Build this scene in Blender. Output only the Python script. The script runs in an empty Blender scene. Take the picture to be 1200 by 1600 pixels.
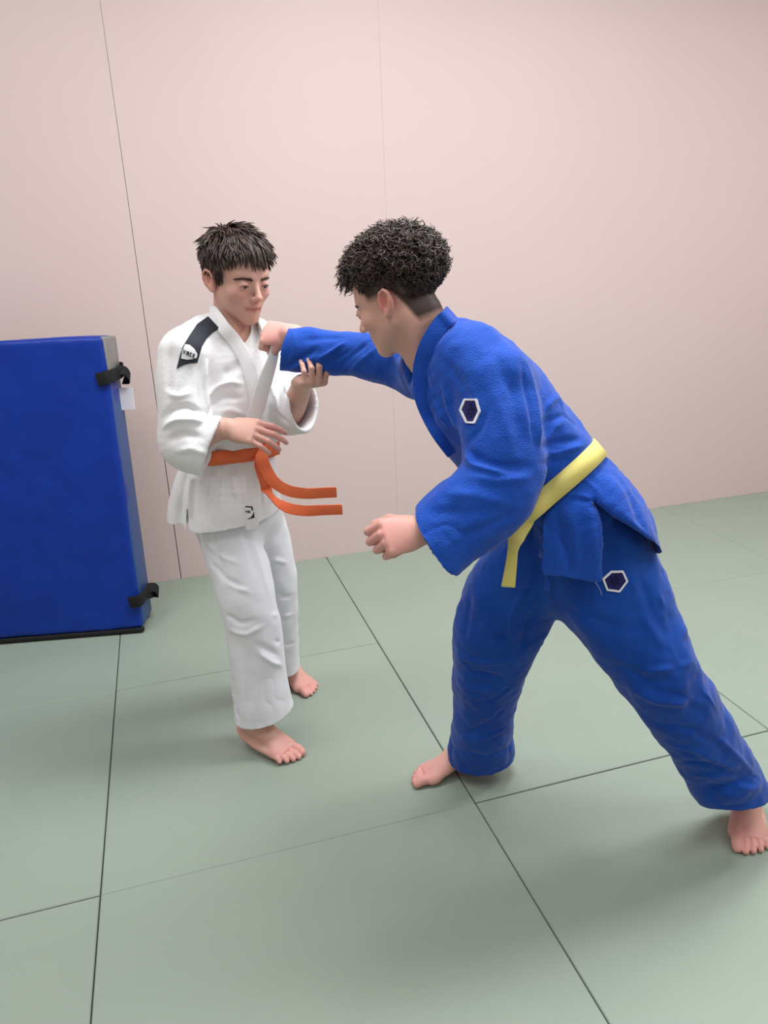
import bpy, math, random
import numpy as np
import openvdb as vdb
from mathutils import Vector, Matrix
from mathutils.bvhtree import BVHTree
from mathutils.geometry import delaunay_2d_cdt

# ------------------------------------------------------------------ camera
F_PX, TILT, ROLL, CAM_H = 1178.36, math.radians(18.904), math.radians(-2.542), 1.47
GRID = math.radians(15.705)                       # direction of the mat rows and of the back wall
ct, st_ = math.cos(TILT), math.sin(TILT)
r0 = np.array([1, 0, 0.]); f0 = np.array([0, ct, -st_]); u0 = np.array([0, st_, ct])
cr, sr = math.cos(ROLL), math.sin(ROLL)
CR = cr*r0 + sr*u0; CU = -sr*r0 + cr*u0; CF = f0
CAM = np.array([0, 0, CAM_H])
sc = bpy.context.scene
COL = sc.collection
cd = bpy.data.cameras.new('camera'); cam = bpy.data.objects.new('camera', cd); COL.objects.link(cam)
cd.sensor_fit = 'HORIZONTAL'; cd.sensor_width = 36; cd.lens = 36*F_PX/1200
cam.matrix_world = Matrix([[CR[0], CU[0], -CF[0], 0], [CR[1], CU[1], -CF[1], 0], [CR[2], CU[2], -CF[2], CAM_H], [0, 0, 0, 1]])
sc.camera = cam

# ------------------------------------------------------------------ light
w = bpy.data.worlds.new('world'); sc.world = w; w.use_nodes = True
w.node_tree.nodes['Background'].inputs[0].default_value = (0.86, 0.93, 1, 1)
w.node_tree.nodes['Background'].inputs[1].default_value = 0.3
def area(x, y, z, sx, sy, power, rz=0.0, col=(0.97, 0.985, 1.0)):
    l = bpy.data.lights.new('ceiling_lamp', 'AREA'); l.shape = 'RECTANGLE'; l.size = sx; l.size_y = sy
    l.energy = power; l.color = col
    o = bpy.data.objects.new('ceiling_lamp', l); COL.objects.link(o); o.location = (x, y, z)
    o.rotation_euler = (0, 0, rz)
for (lx, ly, e) in [(-1.5, 1.7, 15), (0.5, 2.1, 36), (2.6, 2.4, 26), (-1.3, 0.2, 7), (0.8, 0.4, 9), (2.8, 0.8, 9), (-0.3, -1.8, 5), (2.2, -1.6, 6)]:
    area(lx, ly, 3.12, 1.25, 0.6, e, GRID)
vs_ = sc.view_settings
vs_.view_transform = 'Standard'; vs_.look = 'None'; vs_.gamma = 1; vs_.use_curve_mapping = False
vs_.exposure = 0.88
sc.cycles.use_denoising = True
sc.cycles.max_bounces = 6

# ------------------------------------------------------------------ helpers
def A(*v): return np.array(v, float)
def nz(v):
    v = np.asarray(v, float); return v/np.linalg.norm(v)
def ray(u, v): return ((u-600)/F_PX)*CR - ((v-800)/F_PX)*CU + CF
def P(u, v, Y):
    """the world point seen at (u, v) of the photo at depth Y"""
    d = ray(u, v); return CAM + d*(Y/d[1])
def G(u, v, z=0.0):
    d = ray(u, v); return CAM + d*((z-CAM_H)/d[2])
def mpp(p): return float((np.asarray(p)-CAM) @ CF)/F_PX     # metres per pixel at a point
def link(o, parent=None):
    COL.objects.link(o)
    if parent is not None: o.parent = parent
    return o
def empty(name, loc, label, cat, group=None):
    o = bpy.data.objects.new(name, None); link(o); o.location = Vector(loc); o.empty_display_size = .1
    o['label'] = label; o['category'] = cat
    if group: o['group'] = group
    return o
def wloc(p):
    v = np.zeros(3)
    while p is not None: v = v + np.array(p.matrix_basis.translation); p = p.parent
    return v
def mesh_obj(name, V, Fc, mat, parent=None, smooth=True, origin=None):
    me = bpy.data.meshes.new(name)
    V = np.asarray(V, float)
    off = wloc(parent)
    me.from_pydata([tuple(v) for v in (V-off)], [], [tuple(int(i) for i in f) for f in Fc])
    if isinstance(mat, (list, tuple)):
        for m in mat: me.materials.append(m)
    elif mat: me.materials.append(mat)
    if smooth: me.polygons.foreach_set('use_smooth', [True]*len(me.polygons))
    me.update()
    return link(bpy.data.objects.new(name, me), parent)
def big_mesh_obj(name, V, Q, mat, parent=None, color=None):
    me = bpy.data.meshes.new(name)
    off = wloc(parent)
    V = (V-off).astype(np.float32)
    k = Q.shape[1]
    me.vertices.add(len(V)); me.vertices.foreach_set('co', V.ravel())
    me.loops.add(Q.size); me.loops.foreach_set('vertex_index', Q.astype(np.int32).ravel())
    me.polygons.add(len(Q)); me.polygons.foreach_set('loop_start', (np.arange(len(Q))*k).astype(np.int32))
    me.update(calc_edges=True)
    me.polygons.foreach_set('use_smooth', np.ones(len(Q), bool))
    me.materials.append(mat)
    if color is not None:
        at = me.color_attributes.new('tint', 'FLOAT_COLOR', 'POINT')
        c4 = np.ones((len(V), 4), np.float32); c4[:, :3] = color
        at.data.foreach_set('color', c4.ravel())
    return link(bpy.data.objects.new(name, me), parent)

# ------------------------------------------------------------------ materials
def lin(c): return tuple((x/255/12.92 if x/255 <= .04045 else ((x/255+.055)/1.055)**2.4) for x in c)
def mat(name, col, rough=.6, spec=.4, noise=None, bump=None, sheen=0, sss=0, tint=False, weave=None, metallic=0):
    """noise=(scale, amount, colour2)  bump=(scale, strength)  weave=(scale, strength)"""
    m = bpy.data.materials.new(name); m.use_nodes = True; nt = m.node_tree; N = nt.nodes; L = nt.links
    b = N['Principled BSDF']
    b.inputs['Roughness'].default_value = rough
    b.inputs['Specular IOR Level'].default_value = spec
    b.inputs['Metallic'].default_value = metallic
    if sheen: b.inputs['Sheen Weight'].default_value = sheen; b.inputs['Sheen Roughness'].default_value = .4
    if sss:
        b.inputs['Subsurface Weight'].default_value = sss; b.inputs['Subsurface Radius'].default_value = (1, .35, .2)
        b.inputs['Subsurface Scale'].default_value = .008
    tc = N.new('ShaderNodeTexCoord'); src = None
    if tint:
        at = N.new('ShaderNodeAttribute'); at.attribute_name = 'tint'; src = at.outputs['Color']
    else:
        rgb = N.new('ShaderNodeRGB'); rgb.outputs[0].default_value = (*col, 1); src = rgb.outputs[0]
    if noise:
        n = N.new('ShaderNodeTexNoise'); n.inputs['Scale'].default_value = noise[0]; n.inputs['Detail'].default_value = 4
        L.new(tc.outputs['Object'], n.inputs['Vector'])
        mp = N.new('ShaderNodeMapRange'); mp.inputs[1].default_value = .35; mp.inputs[2].default_value = .65
        mp.inputs[3].default_value = 0; mp.inputs[4].default_value = noise[1]
        L.new(n.outputs[0], mp.inputs[0])
        mx = N.new('ShaderNodeMix'); mx.data_type = 'RGBA'
        L.new(mp.outputs[0], mx.inputs[0]); L.new(src, mx.inputs[6]); mx.inputs[7].default_value = (*noise[2], 1)
        src = mx.outputs[2]
    L.new(src, b.inputs['Base Color'])
    nrm = None
    if weave:
        v = N.new('ShaderNodeTexVoronoi'); v.inputs['Scale'].default_value = weave[0]
        L.new(tc.outputs['Object'], v.inputs['Vector'])
        bp = N.new('ShaderNodeBump'); bp.inputs['Strength'].default_value = weave[1]; bp.inputs['Distance'].default_value = .002
        L.new(v.outputs[0], bp.inputs['Height']); nrm = bp
    if bump:
        n2 = N.new('ShaderNodeTexNoise'); n2.inputs['Scale'].default_value = bump[0]; n2.inputs['Detail'].default_value = 5
        L.new(tc.outputs['Object'], n2.inputs['Vector'])
        b2 = N.new('ShaderNodeBump'); b2.inputs['Strength'].default_value = bump[1]; b2.inputs['Distance'].default_value = .004
        L.new(n2.outputs[0], b2.inputs['Height'])
        if nrm: L.new(nrm.outputs[0], b2.inputs['Normal'])
        nrm = b2
    if nrm: L.new(nrm.outputs[0], b.inputs['Normal'])
    return m
M = {}
M['mat_green'] = mat('tatami_vinyl', lin((150, 164, 150)), .42, .35, noise=(3, .5, lin((144, 159, 146))), weave=(900, .12), bump=(6, .05))
M['underlay'] = mat('dark_underlay', (.012, .016, .012), .9)
M['wall'] = mat('pink_wall_paint', lin((212, 192, 189)), .5, .3, noise=(1.2, .5, lin((209, 188, 186))), bump=(60, .03))
M['joint'] = mat('wall_joint', lin((95, 80, 80)), .9)
M['ceiling'] = mat('white_ceiling', lin((225, 222, 216)), .9)
M['crash_blue'] = mat('blue_vinyl', lin((2, 50, 150)), .42, .35, noise=(5, .5, lin((2, 44, 136))), bump=(9, .25), weave=(500, .1))
M['crash_side'] = mat('grey_side_vinyl', lin((138, 136, 132)), .5, .4, noise=(8, .5, lin((120, 120, 120))), bump=(12, .2))
M['crash_sideblue'] = mat('greyblue_side_vinyl', lin((52, 84, 140)), .5, .4, noise=(8, .5, lin((45, 75, 130))), bump=(12, .2))
M['black_strap'] = mat('black_webbing', (.012, .012, .014), .75, .3, weave=(400, .4))
M['tag'] = mat('white_tag', lin((225, 220, 225)), .6)
M['skin'] = mat('skin', (0, 0, 0), .5, .35, tint=True, sss=.12, bump=(140, .05))
M['white_gi'] = mat('white_cotton', lin((238, 238, 240)), .85, .2, weave=(330, .35), bump=(30, .15), sheen=.15)
M['white_pants'] = mat('white_trouser_cotton', lin((234, 236, 242)), .85, .2, weave=(700, .2), bump=(25, .2), sheen=.1)
M['blue_gi'] = mat('blue_cotton', lin((17, 74, 178)), .8, .25, noise=(14, .4, lin((32, 90, 192))), weave=(330, .6), bump=(30, .2), sheen=.25)
M['blue_pants'] = mat('blue_trouser_cotton', lin((13, 66, 160)), .82, .2, noise=(9, .5, lin((26, 84, 176))), weave=(700, .3), bump=(22, .35), sheen=.2)
M['orange'] = mat('orange_cotton_belt', lin((236, 118, 74)), .7, .3, weave=(500, .3), noise=(20, .4, lin((230, 108, 66))))
M['yellow'] = mat('yellow_cotton_belt', lin((230, 218, 128)), .7, .3, weave=(500, .3), noise=(20, .4, lin((222, 208, 116))))
M['patch_black'] = mat('black_patch', lin((44, 48, 56)), .7, .3, weave=(600, .3))
M['patch_white'] = mat('white_patch', lin((240, 240, 245)), .6)
M['patch_navy'] = mat('navy_patch', lin((30, 28, 100)), .8, weave=(600, .5))
M['patch_ink'] = mat('dark_navy_thread', lin((12, 14, 60)), .8)
M['ink'] = mat('black_lettering', (.012, .012, .014), .8)
M['hair_w'] = mat('dark_brown_hair', lin((54, 42, 39)), .5, .5, noise=(60, .7, lin((90, 70, 60))))
M['hair_b'] = mat('black_brown_curls', lin((48, 39, 36)), .48, .55, noise=(60, .7, lin((96, 78, 68))))
M['brow'] = mat('eyebrow_hair', lin((72, 52, 46)), .7)
M['eyewhite'] = mat('eye_white', lin((225, 215, 212)), .25, .5)
M['iris'] = mat('brown_iris', lin((40, 26, 20)), .2, .6)
M['nail'] = mat('finger_nail', lin((222, 168, 160)), .35, .5)
M['thread'] = mat('loose_white_thread', lin((150, 165, 220)), .7)

# ------------------------------------------------------------------ the room
ga = np.array([math.cos(GRID), math.sin(GRID), 0]); gb = np.array([-ga[1], ga[0], 0])
def W(a, b, z=0.0): return ga*a + gb*b + A(0, 0, z)
WB = 3.563                 # the wall's distance along gb
MA = [-0.318+i*1.0 for i in range(-3, 6)]          # joints across
MB = [1.613+i*0.985 for i in range(-4, 3)]         # joints along
def box_mesh(c, hx, hy, hz, bev=0.0, ax=ga, ay=gb, az=A(0, 0, 1)):
    """a box with a bevelled top rim: 8 or 12 points"""
    V = []; 
    for z, s in ((-hz, 0), (hz-bev, 0), (hz, bev)):
        for sx, sy in ((-1, -1), (1, -1), (1, 1), (-1, 1)):
            V.append(c + ax*sx*(hx-s) + ay*sy*(hy-s) + az*z)
    Fc = [(3, 2, 1, 0), (8, 9, 10, 11)]
    for l in (0, 4):
        for i in range(4):
            j = (i+1) % 4; Fc.append((l+i, l+j, l+4+j, l+4+i))
    return V, Fc
def structure(o): o['kind'] = 'structure'; return o
X0, X1, Y0, Y1 = MA[0]-.02, MA[-1]+.02, MB[0]-.02, WB+.12
fl = structure(mesh_obj('floor', *box_mesh(W((X0+X1)/2, (Y0+Y1)/2, -.045), (X1-X0)/2, (Y1-Y0)/2, .01), M['underlay'], smooth=False))
fl['label'] = 'floor laid with square green judo mats'
rnd = random.Random(4)
TH = .035
for i in range(len(MA)-1):
    for j in range(len(MB)):
        b0 = MB[j]; b1 = MB[j+1] if j+1 < len(MB) else WB+.02
        if b1 > WB: b1 = WB+.02
        g = .0016
        gl, gr_, gn, gf = g, g, g, g
        if j == 4 and i >= 3: pass
        # tight joints, where the photo shows none or a faint one
        if i == 3 and j == 3: gf = .0004
        if i == 3 and j == 4: gn = .0004
        if i == 4 and j == 5: gn = .0003
        if i == 4 and j == 4: gf = .0003
        if i == 3 and j == 5: gn = .0012
        a0, a1 = MA[i]+gl, MA[i+1]-gr_
        dz = rnd.uniform(-.0006, .0006)
        c = W((a0+a1)/2, (b0+gn+b1-gf)/2, -TH/2+dz)
        V, Fc = box_mesh(c, (a1-a0)/2, (b1-gf-b0-gn)/2, TH/2, .0022)
        mesh_obj('floor_mat', V, Fc, M['mat_green'], fl, smooth=False)
# back wall: painted boards with thin vertical joints
H = 3.15
def wall(name, c, hx, hz, ax, n, m=M['wall']):
    return structure(mesh_obj(name, *box_mesh(c - n*.06, hx, hz, .05, 0, ax, A(0, 0, 1), n), m, smooth=False))
wb = wall('wall_back', W((X0+X1)/2, WB+.012, H/2), (X1-X0)/2, H/2, ga, -gb, M['joint'])
wb['label'] = 'pale pink wall of tall smooth boards behind the wrestlers'
seams = [-1.171, -.048, 1.075, 4.1]
edges = [X0]+seams+[X1]
for i in range(len(edges)-1):
    g0 = .0018 if i == 2 else .0002; g1 = .0018 if i == 1 else .0002
    a0, a1 = edges[i]+g0, edges[i+1]-g1
    V, Fc = box_mesh(W((a0+a1)/2, WB+.006, H/2), (a1-a0)/2, H/2, .006, .0005, ga, A(0, 0, 1), -gb)
    for v in V:                                              # the boards close up towards the ceiling
        if v[2] > 1: v += ga*((g1-.0001) if v@ga > (a0+a1)/2 else -(g0-.0001))
    mesh_obj('wall_board', V, Fc, M['wall'], wb, smooth=False)
wall('wall_left', W(X0, (Y0+Y1)/2, H/2), (Y1-Y0)/2, H/2, gb, ga)['label'] = 'pale pink side wall'
wall('wall_right', W(X1, (Y0+Y1)/2, H/2), (Y1-Y0)/2, H/2, gb, -ga)['label'] = 'pale pink side wall'
wall('wall_front', W((X0+X1)/2, Y0, H/2), (X1-X0)/2, H/2, ga, gb)['label'] = 'pale pink wall behind the camera'
structure(mesh_obj('ceiling', *box_mesh(W((X0+X1)/2, (Y0+Y1)/2, H+.05), (X1-X0)/2+.1, (Y1-Y0)/2+.1, .05), M['ceiling'], smooth=False))['label'] = 'plain white ceiling'

# ------------------------------------------------------------------ distance-field modelling
class Node:
    """f(x, y, z) -> distance, with a bounding box"""
    def __init__(s, f, lo, hi): s.f, s.lo, s.hi = f, np.minimum(lo, hi), np.maximum(lo, hi)
BIG = np.float32(.3)
def ell(c, r, R=None):
    c = np.asarray(c, float); r = np.broadcast_to(np.asarray(r, float), (3,)); R = np.eye(3) if R is None else R
    ext = np.sqrt(((R*r)**2).sum(1))
    def f(x, y, z):
        p = [((x-c[0])*R[0, k]+(y-c[1])*R[1, k]+(z-c[2])*R[2, k])/r[k] for k in range(3)]
        k0 = np.sqrt(p[0]**2+p[1]**2+p[2]**2)
        k1 = np.sqrt((p[0]/r[0])**2+(p[1]/r[1])**2+(p[2]/r[2])**2)+1e-6
        return k0*(k0-1)/k1
    return Node(f, c-ext, c+ext)
def cap(a, b, ra, rb=None):
    a = np.asarray(a, float); b = np.asarray(b, float); rb = ra if rb is None else rb
    d = b-a; L2 = max(d@d, 1e-9); m = max(ra, rb)
    def f(x, y, z):
        px, py, pz = x-a[0], y-a[1], z-a[2]
        t = np.clip((px*d[0]+py*d[1]+pz*d[2])/L2, 0, 1)
        return np.sqrt((px-t*d[0])**2+(py-t*d[1])**2+(pz-t*d[2])**2)-(ra+(rb-ra)*t)
    return Node(f, np.minimum(a, b)-m, np.maximum(a, b)+m)
def rbox(c, h, R, r=.004):
    c = np.asarray(c, float); h = np.asarray(h, float)-r
    ext = (np.abs(R)*(h+r)).sum(1)
    def f(x, y, z):
        q = [np.abs((x-c[0])*R[0, k]+(y-c[1])*R[1, k]+(z-c[2])*R[2, k])-h[k] for k in range(3)]
        return np.sqrt(sum(np.maximum(v, 0)**2 for v in q))+np.minimum(np.maximum(np.maximum(q[0], q[1]), q[2]), 0)-r
    return Node(f, c-ext, c+ext)
def spline(K, n):
    """Catmull-Rom through the rows of K, n steps per span"""
    K = np.asarray(K, float); m = len(K)
    if m < 3 or n == 1: 
        return np.array([K[i]*(1-t)+K[i+1]*t for i in range(m-1) for t in np.arange(n)/n]+[K[-1]])
    E = np.vstack([2*K[0]-K[1], K, 2*K[-1]-K[-2]]); out = []
    for i in range(1, m):
        p0, p1, p2, p3 = E[i-1:i+3]
        for t in np.arange(n)/n:
            out.append(.5*((2*p1)+(p2-p0)*t+(2*p0-5*p1+4*p2-p3)*t*t+(3*p1-p0-3*p2+p3)*t**3))
    out.append(K[-1]); return np.array(out)
def tube(S, xd, n=4, capf=1.0, off=0.0):
    """elliptic tube through stations (point, rx, ry) with the rx axis along xd (one direction, or one per station)"""
    S = [(*s[0], s[1], s[2]) for s in S]
    xd = np.asarray(xd, float)
    if xd.ndim == 1: xd = np.tile(xd, (len(S), 1))
    K = spline(np.hstack([np.array(S, float), xd]), n)
    K[:, 3:5] += off
    segs = []
    for a, b in zip(K[:-1], K[1:]):
        d = b[:3]-a[:3]; L = np.linalg.norm(d)
        if L < 1e-5: continue
        wv = d/L; x = (a[5:8]+b[5:8])/2; x = nz(x-wv*(x@wv)); y = np.cross(wv, x)
        segs.append((a[:3], wv, L, x, y, a[3], b[3], a[4], b[4], max(a[3], a[4], b[3], b[4])))
    m = K[:, 3:5].max(1)[:, None]
    lo = (K[:, :3]-m).min(0); hi = (K[:, :3]+m).max(0)
    def f(X, Y, Z):
        bc = np.array([X.mean(), Y.mean(), Z.mean()]); br = math.sqrt(sum((v.max()-v.min())**2 for v in (X, Y, Z)))/2
        out = np.full(np.broadcast(X, Y, Z).shape, BIG, np.float32)
        for a, wv, L, x, y, r0_, r1_, s0, s1, rm in segs:
            t = np.clip((bc-a)@wv, 0, L)
            if np.linalg.norm(bc-a-wv*t) > br+rm+.04: continue
            px, py, pz = X-a[0], Y-a[1], Z-a[2]
            l = px*wv[0]+py*wv[1]+pz*wv[2]
            tt = np.clip(l/L, 0, 1)
            rx = r0_+(r1_-r0_)*tt; ry = s0+(s1-s0)*tt
            ex = l-tt*L; rz = np.minimum(rx, ry)*capf
            u = (px*x[0]+py*x[1]+pz*x[2])/rx; v = (px*y[0]+py*y[1]+pz*y[2])/ry; e = ex/rz
            k0 = np.sqrt(u*u+v*v+e*e); k1 = np.sqrt((u/rx)**2+(v/ry)**2+(e/rz)**2)+1e-6
            np.minimum(out, k0*(k0-1)/k1, out=out)
        return out
    return Node(f, lo, hi)
def smin(a, b, k):
    if k <= 0: return np.minimum(a, b)
    h = np.maximum(k-np.abs(a-b), 0)/k
    return np.minimum(a, b)-h*h*k*.25
def cut_plane(nd, p, n, k=.004):
    """keep the side of nd that n points away from"""
    p = np.asarray(p, float); n = nz(n)
    def f(x, y, z): return -smin(-nd.f(x, y, z), -((x-p[0])*n[0]+(y-p[1])*n[1]+(z-p[2])*n[2]), k)
    return Node(f, nd.lo, nd.hi)
def minus(a, b, k=.003):
    def f(x, y, z): return -smin(-a.f(x, y, z), b.f(x, y, z), k)
    return Node(f, a.lo, a.hi)
def both(a, b, k=.01):
    def f(x, y, z): return smin(a.f(x, y, z), b.f(x, y, z), k)
    return Node(f, np.minimum(a.lo, b.lo), np.maximum(a.hi, b.hi))
def meet(a, b, k=.004):
    def f(x, y, z): return -smin(-a.f(x, y, z), -b.f(x, y, z), k)
    return Node(f, a.lo, a.hi)
class Field:
    B = 32
    def __init__(s, vs): s.vs = vs; s.blocks = {}
    def _each(s, nd, pad, make):
        lo = np.floor((nd.lo-pad)/s.vs/s.B).astype(int); hi = np.floor((nd.hi+pad)/s.vs/s.B).astype(int)
        ar = np.arange(s.B)
        for i in range(lo[0], hi[0]+1):
            for j in range(lo[1], hi[1]+1):
                for k in range(lo[2], hi[2]+1):
                    key = (i, j, k)
                    if key not in s.blocks:
                        if not make: continue
                        s.blocks[key] = None
                    X = ((i*s.B+ar)*s.vs).astype(np.float32)[:, None, None]
                    Y = ((j*s.B+ar)*s.vs).astype(np.float32)[None, :, None]
                    Z = ((k*s.B+ar)*s.vs).astype(np.float32)[None, None, :]
                    yield key, X, Y, Z
    def add(s, nd, k=.01):
        for key, X, Y, Z in s._each(nd, k+3*s.vs, True):
            d = np.asarray(nd.f(X, Y, Z), np.float32)
            b = s.blocks[key]
            if b is None: s.blocks[key] = np.minimum(d, BIG)
            else: s.blocks[key] = smin(b, d, k).astype(np.float32)
        return s
    def sub(s, nd, k=.003):
        for key, X, Y, Z in s._each(nd, k+3*s.vs, False):
            b = s.blocks[key]
            if b is not None: s.blocks[key] = (-smin(-b, nd.f(X, Y, Z), k)).astype(np.float32)
        return s
    def mesh(s):
        g = vdb.FloatGrid(float(BIG)); 
        lim = 4*s.vs
        for (i, j, k), b in s.blocks.items():
            if b is None or b.min() > lim: continue
            g.copyFromArray(np.ascontiguousarray(np.clip(b, -lim, BIG)), ijk=(i*s.B, j*s.B, k*s.B))
        V, Q = g.convertToQuads(0.0)
        return V*s.vs, Q[:, ::-1].copy()
def normals(V, Q):
    n = np.cross(V[Q[:, 2]]-V[Q[:, 0]], V[Q[:, 3]]-V[Q[:, 1]]); N = np.zeros_like(V)
    for c in range(4): np.add.at(N, Q[:, c], n)
    return N/(np.linalg.norm(N, axis=1, keepdims=True)+1e-12)
def relax(V, Q, it=1, lam=.5):
    E = np.vstack([Q[:, [0, 1]], Q[:, [1, 2]], Q[:, [2, 3]], Q[:, [3, 0]]]); n = len(V)
    deg = np.bincount(E[:, 0], minlength=n)+np.bincount(E[:, 1], minlength=n)+1e-9
    for _ in range(it):
        S = np.stack([np.bincount(E[:, 0], V[E[:, 1], c], n)+np.bincount(E[:, 1], V[E[:, 0], c], n) for c in range(3)], 1)
        V = V+(S/deg[:, None]-V)*lam
    return V
_rs = np.random.RandomState(7); _lat = _rs.rand(64, 64, 64).astype(np.float32)
def vnoise(p):
    i = np.floor(p).astype(int); f = p-i; f = f*f*(3-2*f); i &= 63; j = (i+1) & 63
    def L(a, b, c): return _lat[a, b, c]
    x0, y0, z0 = i.T; x1, y1, z1 = j.T; fx, fy, fz = f.T
    c00 = L(x0, y0, z0)*(1-fx)+L(x1, y0, z0)*fx; c10 = L(x0, y1, z0)*(1-fx)+L(x1, y1, z0)*fx
    c01 = L(x0, y0, z1)*(1-fx)+L(x1, y0, z1)*fx; c11 = L(x0, y1, z1)*(1-fx)+L(x1, y1, z1)*fx
    return (c00*(1-fy)+c10*fy)*(1-fz)+(c01*(1-fy)+c11*fy)*fz-.5
def bvh(V, Q): return BVHTree.FromPolygons([tuple(v) for v in V], [tuple(int(i) for i in q) for q in Q])
def hit(T, u, v):
    h = T.ray_cast(Vector(CAM), Vector(nz(ray(u, v))))
    return None if h[0] is None else (np.array(h[0]), np.array(h[1]))
def fold(V, N, T, pts, amp, wid, sharp=1.0):
    amp *= 1.3; wid *= .92
    """raise (amp > 0) or sink a crease along a line that starts from photo pixels and lies on the cloth"""
    L = []
    for (a, b) in zip(pts[:-1], pts[1:]):
        n = max(2, int(math.hypot(b[0]-a[0], b[1]-a[1])/5))
        for t in np.linspace(0, 1, n, endpoint=False): L.append((a[0]+(b[0]-a[0])*t, a[1]+(b[1]-a[1])*t))
    L.append(pts[-1])
    H_ = [hit(T, *q) for q in L]; K = np.array([h[0] for h in H_ if h is not None])
    if len(K) < 2: return V
    if len(pts) > 2:
        Ks = K.copy(); Ks[1:-1] = (K[:-2]+K[1:-1]*2+K[2:])/4; K = Ks
    m = np.all((V > K.min(0)-3*wid) & (V < K.max(0)+3*wid), axis=1); idx = np.nonzero(m)[0]; Pm = V[idx]
    best = np.full(len(idx), 9.); bt = np.zeros(len(idx))
    n = len(K)-1
    for s in range(n):
        a, b = K[s], K[s+1]; d = b-a; L2 = d@d
        if L2 < 1e-10 or L2 > .03**2: continue
        t = np.clip((Pm-a)@d/L2, 0, 1); q = np.linalg.norm(Pm-a-t[:, None]*d, axis=1)
        k = q < best; best[k] = q[k]; bt[k] = (s+t[k])/n
    env = np.clip(np.minimum(bt, 1-bt)*5, 0, 1); env = .25+.75*env if sharp >= 1 else env
    V[idx] += N[idx]*(amp*env*np.exp(-(best/wid)**2))[:, None]
    return V
def cloth(field, folds=(), noise=(), smooth=2):
    V, Q = field.mesh(); V = relax(V, Q, smooth); N = normals(V, Q); T = bvh(V, Q)
    for amp, Mx in noise:
        V = V+N*(amp*2*vnoise(V@np.asarray(Mx, float).T+3.3))[:, None]
    for f in folds: V = fold(V, N, T, *f)
    V = relax(V, Q, 1, .4)
    return V, Q
def frame(y, z):
    y = nz(y); x = nz(np.cross(y, z)); z = np.cross(x, y)
    return np.stack([x, y, z], 1)
def ribbon(C, D, wid, thick, taper=None):
    """closed strap: centres C, width directions D"""
    C = np.asarray(C, float); n = len(C); V = []
    wid = np.broadcast_to(wid, (n,))
    for i in range(n):
        t = C[min(i+1, n-1)]-C[max(i-1, 0)]; d = nz(D[i]); nn = nz(np.cross(t, d)); d = nz(np.cross(nn, t))
        h = wid[i]/2
        for a, b in ((-1, -1), (1, -1), (1, 1), (-1, 1)): V.append(C[i]+d*a*h+nn*b*thick/2)
    Fc = [(0, 1, 2, 3), tuple(4*(n-1)+k for k in (3, 2, 1, 0))]
    for i in range(n-1):
        for k in range(4):
            j = (k+1) % 4; Fc.append((4*i+k, 4*i+4+k, 4*i+4+j, 4*i+j))
    return V, Fc
def strap(name, C, D, wid, thick, m, parent, n=6):
    C = np.asarray(C, float); D = np.asarray(D, float); wid = np.broadcast_to(wid, (len(C),)).astype(float)
    K = spline(np.hstack([C, D, wid[:, None]]), n)
    V, Fc = ribbon(K[:, :3], K[:, 3:6], K[:, 6], thick)
    o = mesh_obj(name, V, Fc, m, parent)
    bv = o.modifiers.new('edge', 'BEVEL'); bv.width = thick*.3; bv.segments = 2; bv.limit_method = 'ANGLE'; bv.angle_limit = .9
    return o
def decal(name, T, outline, m, parent, lift=.0012, thick=.0014, step=2.0, holes=None):
    """a sewn-on patch: an outline in photo pixels laid on the cloth surface, with its own thickness"""
    O = np.asarray(outline, float)
    area2 = sum(O[i][0]*O[(i+1) % len(O)][1]-O[(i+1) % len(O)][0]*O[i][1] for i in range(len(O)))
    if area2 < 0: O = O[::-1]
    D = []
    for i in range(len(O)):
        a, b = O[i], O[(i+1) % len(O)]; n = max(1, int(np.linalg.norm(b-a)/step))
        for t in np.arange(n)/n: D.append(a+(b-a)*t)
    pts = [Vector(d) for d in D]; nb = len(pts)
    lo = O.min(0); hi = O.max(0)
    def inside(x, y):
        c = False
        for i in range(len(O)):
            x0, y0 = O[i]; x1, y1 = O[i-1]
            if (y0 > y) != (y1 > y) and x < (x1-x0)*(y-y0)/(y1-y0)+x0: c = not c
        return c
    for x in np.arange(lo[0]+step/2, hi[0], step):
        for y in np.arange(lo[1]+step/2, hi[1], step):
            if inside(x, y) and min(math.hypot(x-d[0], y-d[1]) for d in D) > step*.5: pts.append(Vector((x, y)))
    v, e, fs, *_ = delaunay_2d_cdt(pts, [], [list(range(nb))], 1, 1e-4)
    W3, NN = [], []
    for q in v:
        h = None
        for fr in (0, .1, .2, .35, .5, .7, .9):
            h = hit(T, q[0]*(1-fr)+O[:, 0].mean()*fr, q[1]*(1-fr)+O[:, 1].mean()*fr)
            if h is not None: break
        if h is None: return None
        W3.append(h[0]); NN.append(h[1])
    W3 = np.array(W3); NN = np.array(NN); NN[(NN*(W3-CAM)).sum(1) > 0] *= -1
    # even the normals, then give it thickness
    c = NN.mean(0); NN = np.array([nz(n*.5+nz(c)*.5) for n in NN])
    top = W3+NN*(lift+thick); bot = W3+NN*(lift-.003); n = len(v)
    Fc = [tuple(f[::-1]) for f in fs]+[tuple(i+n for i in f) for f in fs]
    from collections import Counter
    ed = Counter(); 
    for f in fs:
        for a, b in zip(f, f[1:]+f[:1]) if isinstance(f, list) else zip(f, f[1:]+f[:1]): ed[(a, b)] += 1
    for (a, b) in ed:
        if (b, a) not in ed: Fc.append((a, b, b+n, a+n))
    V = np.vstack([top, bot])
    return mesh_obj(name, V, Fc, m, parent, smooth=False)
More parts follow.
